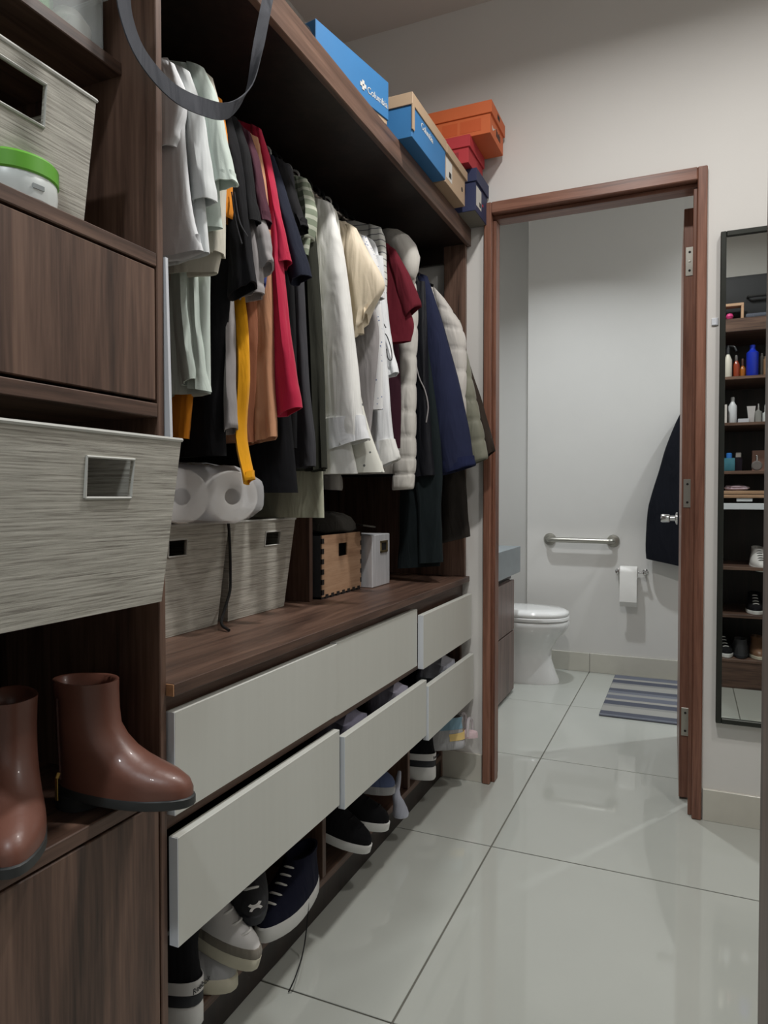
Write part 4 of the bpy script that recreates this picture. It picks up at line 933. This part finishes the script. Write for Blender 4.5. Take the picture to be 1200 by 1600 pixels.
# striped rug
RUG = striped('blue_grey_striped_rug', [(0, (98, 101, 110)), (.10, (70, 73, 84)), (.22, (142, 141, 136)), (.42, (124, 124, 121)), (.5, (68, 71, 83)), (.66, (142, 140, 134)), (.74, (92, 95, 106)), (.9, (132, 132, 130))], 'Y', 2.25, .95, sub=500)
rg_ = mk('bath_rug', box(-.392, .20, 3.55, 4.385, .0005, .010, .003), RUG, None, label='rectangular bath rug with blue and grey stripes on the bathroom floor', cat='rug')
# black robe on the bathroom back wall
def robe():
    Yr = YB-.05; rows = []
    st_ = [(1066, 640, .03), (1056, 660, .04), (1040, 700, .05), (1030, 735, .055), (1019, 770, .06), (1012, 800, .065), (1009, 850, .066), (1010, 872, .066), (1030, 884, .066), (1055, 889, .064)]
    Q = catmull([(onY(x, y, Yr).x, onY(x, y, Yr).z, t) for x, y, t in st_[:8]], 22)
    for i, (x, z, t) in enumerate(Q):
        ring = []
        for k in range(28):
            a = 2*math.pi*k/28; c, s = math.cos(a), math.sin(a)
            e = math.copysign(abs(c)**.7, c); cx = .03; hw = cx-x
            yy = YB-.006-t+t*math.copysign(abs(s)**.8, s)*.95+.006*math.sin(9*e+1)*i/21
            ring.append((cx+hw*e, min(yy, YB-.003), z-.045*(1-abs(min(0, e)))*i/21*(1 if e < .0 else 1)))
        rows.append(ring)
    return loft(rows)
rbj = thing('robe', (.03, YB-.07, .64), 'black robe hanging on the bathroom wall behind the door', 'robe')
mk('body', robe(), cloth('black_towelling', (16, 18, 26)), rbj, True, angle=70)
mk('wall_hook', join(tube([(.03, YB-.002, 1.60), (.03, YB-.03, 1.595), (.03, YB-.035, 1.615)], .005, 8, 8), lathe([(.015, 0), (.015, -.004)], (.03, YB, 1.60), 14, 'Y')), CHROME, None, True, label='small chrome hook holding the black robe', cat='hook')

# ================================================================== MIRROR ON THE DOOR WALL
ms = thing('wall_mirror', (.31, YD-.012, .33), 'tall wall mirror in a thin dark metal frame right of the door', 'mirror')
MX0, MX1, MZ0, MZ1 = .090, .50, .335, 1.935
fw_ = .017
mk('frame', join(box(MX0, MX0+fw_, YD-.026, YD-.002, MZ0, MZ1, .002), box(MX1-fw_, MX1, YD-.026, YD-.002, MZ0, MZ1, .002), box(MX0+fw_, MX1-fw_, YD-.026, YD-.002, MZ0, MZ0+fw_, .002), box(MX0+fw_, MX1-fw_, YD-.026, YD-.002, MZ1-fw_, MZ1, .002)), DARKMETAL, ms)
mk('glass', box(MX0+fw_, MX1-fw_, YD-.018, YD-.012, MZ0+fw_, MZ1-fw_, 0), MIRROR, ms)
q = onY(1117, 503, YD)
mk('wall_clip', join(box(q.x-.010, q.x+.010, YD-.004, YD, q.z-.012, q.z+.012, .001), box(q.x-.008, q.x+.004, YD-.006, YD, q.z-.011, q.z-.006, .0005)), LAMEDGE, None, label='tiny white clip on the wall between door frame and mirror', cat='clip')

# ================================================================== SHELF UNIT FACING THE MIRROR (seen in it)
UX0, UX1, UY0, UY1 = .0615, .975, .255, .70
su = thing('shelf_unit', (.5, .48, 0), 'dark walnut shelf unit at the right edge, reflected in the mirror', 'shelf unit')
mk('side_panel', box(UX0, UX0+.018, UY0, UY1, 0, 2.07), WV, su)
mk('side_panel', box(UX1-.018, UX1, UY0, UY1, 0, 2.07), WV, su)
mk('back_panel', box(UX0, UX1, UY0, UY0+.008, 0, 2.07, 0), WDARK, su)
WHX = wood('walnut_across', (54, 40, 34), (92, 70, 59), (120, 94, 80), (1.4, 26, 26))
for z0, z1 in ((1.735, 1.752), (1.478, 1.495), (1.208, 1.225), (.67, .688), (.402, .42), (.150, .168)):
    mk('shelf', box(UX0+.018, UX1-.018, UY0+.008, UY1-.002, z0-.004, z1-.004), WHX, su)
mk('top', box(UX0+.018, UX1-.018, UY0, UY1, 1.995, 2.068), WHX, su)
mk('plinth', box(UX0+.018, UX1-.018, UY1-.02, UY1-.004, .0, .146), WHX, su)
def vpt(px, py, yr): # photograph pixel seen in the mirror -> place in front of it
    return onY(px, py, 2*(YD-.018)-yr)
def bottle(name, label, pxc, yr, z, h, r, m, capm=None, caph=.03, shoulder=.75, cat='bottle', capr=.45):
    c = vpt(pxc, 700, yr); x = c.x
    t = thing(name, (x, yr, z), label, cat, 'toiletries on the shelf unit')
    mk('bottle_body', lathe([(r*.9, 0), (r, .006), (r, h*shoulder), (r*.55, h*.93), (r*.4, h)], (x, yr, z), 20), m, t, True)
    if capm: mk('cap', lathe([(r*capr, h), (r*capr, h+caph*.85), (r*capr*.8, h+caph)], (x, yr, z), 16), capm, t, True)
    return t
PL = lambda n, c, r=.4: mat(n, c, r, var=.03)
z1_ = 1.7485
t = bottle('spray_bottle', 'white spray bottle with dark trigger at the mirror edge', 1136, .63, z1_, .135, .021, PL('white_bottle', (206, 202, 190)), PL('dark_trigger', (40, 42, 46)), .05)
mk('trigger', tube([(t.location.x, .63, z1_+.18), (t.location.x+.03, .635, z1_+.175), (t.location.x+.042, .636, z1_+.15)], .006, 8, 8), PL('dark_trigger2', (44, 46, 50)), t, True)
bottle('amber_bottle', 'amber bottle with red label left of the blue bottle', 1149, .61, z1_, .10, .018, PL('amber_red', (138, 58, 34), .2), PL('grey_cap', (90, 86, 84)), .03)
bottle('amber_bottle', 'small golden oil bottle next to the blue bottle', 1159, .60, z1_, .07, .016, PL('golden_oil', (150, 88, 30), .2), PL('brown_cap', (70, 44, 34)), .04)
bottle('lotion_bottle', 'large royal blue bottle seen in the mirror', 1174, .62, z1_, .16, .031, PL('royal_blue_plastic', (24, 48, 170), .3), PL('royal_blue_cap', (26, 52, 178), .3), .02, .85)
bottle('dark_tube', 'slim dark tube right of the blue bottle', 1189, .61, z1_, .12, .012, PL('dark_tube', (62, 58, 54)), PL('dark_tube_cap', (50, 46, 44)), .012, .95)
bottle('dark_tube', 'slim bronze tube at the mirror right edge', 1194, .63, z1_, .10, .009, PL('bronze_tube', (128, 98, 72)), PL('bronze_cap', (110, 84, 62)), .01, .95)
z2_ = 1.4915
bx = vpt(1131.5, 700, .65).x
mk('white_carton', box(bx-.012, bx+.012, .625, .665, z2_, z2_+.105, .001), PL('white_carton', (206, 200, 196)), None, label='narrow white carton on the middle mirror shelf', cat='carton')
bottle('white_bottle', 'tall rounded white bottle on the middle mirror shelf', 1144, .62, z2_, .125, .022, PL('white_bottle2', (196, 198, 202)), PL('white_bottle_cap', (150, 150, 150)), .025, .8)
bx = vpt(1161, 700, .63).x
mk('small_white_box', box(bx-.028, bx+.028, .60, .65, z2_, z2_+.024, .002), PL('small_white_box', (188, 190, 198)), None, label='small low white box beside the cream tube', cat='box')
bx = vpt(1173, 700, .62).x
mk('cream_tube', loft([[(bx-.014, .61, z2_), (bx+.014, .61, z2_), (bx+.014, .635, z2_), (bx-.014, .635, z2_)], [(bx-.015, .611, z2_+.03), (bx+.015, .611, z2_+.03), (bx+.015, .634, z2_+.03), (bx-.015, .634, z2_+.03)], [(bx-.022, .620, z2_+.095), (bx+.022, .620, z2_+.095), (bx+.022, .624, z2_+.095), (bx-.022, .624, z2_+.095)]]), PL('cream_tube', (170, 166, 166)), None, label='pale cream tube standing on its cap in the mirror', cat='tube')
bottle('perfume_bottle', 'clear glass perfume bottle with a silver pump in the mirror', 1184, .62, z2_, .072, .018, glassy('clear_glass', (190, 190, 186), .45), CHROME, .035, .9, capr=.35)
bottle('dropper_bottle', 'white dropper bottle at the right mirror edge', 1196, .62, z2_, .06, .017, PL('white_dropper', (206, 210, 210)), PL('white_rubber_bulb', (214, 214, 214)), .04, .9, capr=.4)
z3_ = 1.2215
bx = vpt(1139.5, 700, .63).x
pb = thing('perfume_bottle', (bx, .62, z3_), 'square teal perfume bottle with bright blue cap in the mirror', 'bottle', 'toiletries on the shelf unit')
mk('bottle_body', box(bx-.030, bx+.030, .60, .64, z3_, z3_+.075, .006), mat('teal_glass', (66, 122, 138), .15, var=.1), pb, True)
mk('cap', lathe([(.015, .075), (.015, .10), (.010, .104)], (bx, .62, z3_), 16), PL('bright_blue_cap', (50, 120, 200)), pb, True)
bx = vpt(1154, 700, .62).x
pb = thing('perfume_bottle', (bx, .61, z3_), 'dark square perfume bottle with clear cap in the mirror', 'bottle', 'toiletries on the shelf unit')
mk('bottle_body', box(bx-.02, bx+.02, .59, .625, z3_, z3_+.075, .003), mat('dark_violet_glass', (34, 28, 36), .15), pb, True)
mk('cap', box(bx-.014, bx+.014, .595, .62, z3_+.077, z3_+.106, .003), PL('frosted_cap', (150, 144, 140)), pb)
bx = vpt(1190, 700, .60).x
mk('pink_carton', box(bx-.045, bx+.05, .53, .575, z3_, z3_+.118, .001), PL('dusty_pink_card', (150, 112, 98)), None, label='dusty pink carton behind the round perfume bottle', cat='carton')
bx = vpt(1183, 700, .63).x
pb = thing('perfume_bottle', (bx, .625, z3_), 'round glass perfume bottle with silver neck in front of the pink carton', 'bottle', 'toiletries on the shelf unit')
mk('bottle_body', lathe([(.001, -.012), (.022, -.012), (.028, -.006), (.028, .006), (.022, .012), (.001, .012)], (bx, .625, z3_+.029), 24, 'Y'), glassy('smoky_glass', (130, 126, 124), .7), pb, True)
mk('neck', lathe([(.006, .056), (.006, .085), (.004, .088)], (bx, .625, z3_), 12), CHROME, pb, True)
# folding wooden tray with white frame, pouch
bx = vpt(1150, 700, .64).x
wt = thing('wooden_tray', (.4, .60, 1.06), 'pale wooden folding tray with a white bar across the shelf unit', 'tray')
mk('board', box(.085, .95, .42, .685, 1.092, 1.110, .002), WBOX, wt)
mk('board', box(.085, .95, .42, .685, 1.070, 1.088, .002), WBOX, wt)
mk('white_bar', box(.12, .95, .655, .68, 1.005, 1.040, .002), LAMEDGE, wt)
mk('white_plate', box(.25, .33, .655, .68, 1.05, 1.068, .002), LAMEDGE, wt)
for x in (.11, .92): mk('bracket', box(x-.015, x+.015, .45, .66, .98, 1.07, .002), BLACKM, wt)
lump3 = lump('cosmetic_pouch', 'flat pale pink pouch lying on the wooden tray', bx-.055, bx+.065, .57, .67, 1.111, 1.142, mat('pink_satin', (186, 164, 176), .35, var=.1)); lump3['category'] = 'pouch'; lump3['group'] = 'toiletries on the shelf unit'
# shoes on the low shelves of the unit
shoe('sneaker', 'white sneaker with dark laces on the high shoe shelf, in the mirror', SM((vpt(1184, 860, .60).x-.0, .44, .6845), 86, 6), L=.25, um=WLEA, sole=((0, .024, 'sole', RUBW),), laces=5, lace_m=BLK, group='shoes on the shelf unit')
shoe('sneaker', 'black sneaker with white toe on the middle shoe shelf, in the mirror', SM((vpt(1181, 940, .62).x, .43, .4165), 90), L=.25, um=BLK, sole=((0, .022, 'sole', RUBW),), laces=4, group='shoes on the shelf unit')
shoe('slip_on_shoe', 'dark grey slip-on shoe on the bottom shelf, in the mirror', SM((vpt(1157, 1000, .60).x, .68, .1645), -90), L=.25, um=GMESH, sole=((0, .022, 'sole', DGRUB),), group='shoes on the shelf unit')
shoe('loafer', 'tan brown loafer on the bottom shelf, in the mirror', SM((vpt(1184, 1000, .60).x, .44, .1645), 88), L=.24, um=mat('tan_leather', (128, 96, 74), .4), sole=((0, .02, 'sole', RUB),), group='shoes on the shelf unit')
shoe('sneaker', 'dark sneaker at the left end of the bottom shelf, in the mirror', SM((vpt(1128, 1000, .60).x-.01, .44, .1645), 82), L=.25, um=BLK2, sole=((0, .024, 'sole', RUBW),), laces=4, group='shoes on the shelf unit')
# things on top of the unit
sc_ = thing('suitcase', (.50, .46, 2.069), 'black suitcase lying on top of the reflected shelf unit', 'suitcase')
mk('shell', box(.12, .80, .34, .60, 2.070, 2.335, .03), mat('black_suitcase_fabric', (26, 27, 30), .7, var=.1), sc_, True)
mk('handle', tube([(.30, .60, 2.20), (.30, .63, 2.20), (.42, .63, 2.20), (.42, .60, 2.20)], .008, 8), BLACKM, sc_, True)
fx = vpt(1146, 490, .66).x
bf = thing('wooden_frame_box', (fx, .66, 2.069), 'small open pale wooden box with a pink ball on top of the unit', 'box')
mk('frame', join(box(fx-.10, fx+.05, .63, .69, 2.140, 2.155, .001), box(fx+.037, fx+.05, .63, .69, 2.069, 2.14, .001), box(fx-.10, fx-.087, .63, .69, 2.069, 2.14, .001)), WBOX, bf)
mk('pink_ball', lathe([(.001, 0), (.014, .005), (.02, .018), (.014, .032), (.001, .037)], (vpt(1140, 490, .66).x, .665, 2.07), 16), PL('hot_pink', (196, 60, 120)), None, True, label='small hot pink ball inside the open wooden box', cat='ball')
mk('folded_garment', box(fx+.06, fx+.22, .62, .69, 2.069, 2.092, .008), cloth('slate_grey_cloth', (84, 88, 98)), None, True, label='folded slate grey garment on top of the unit', cat='clothing')
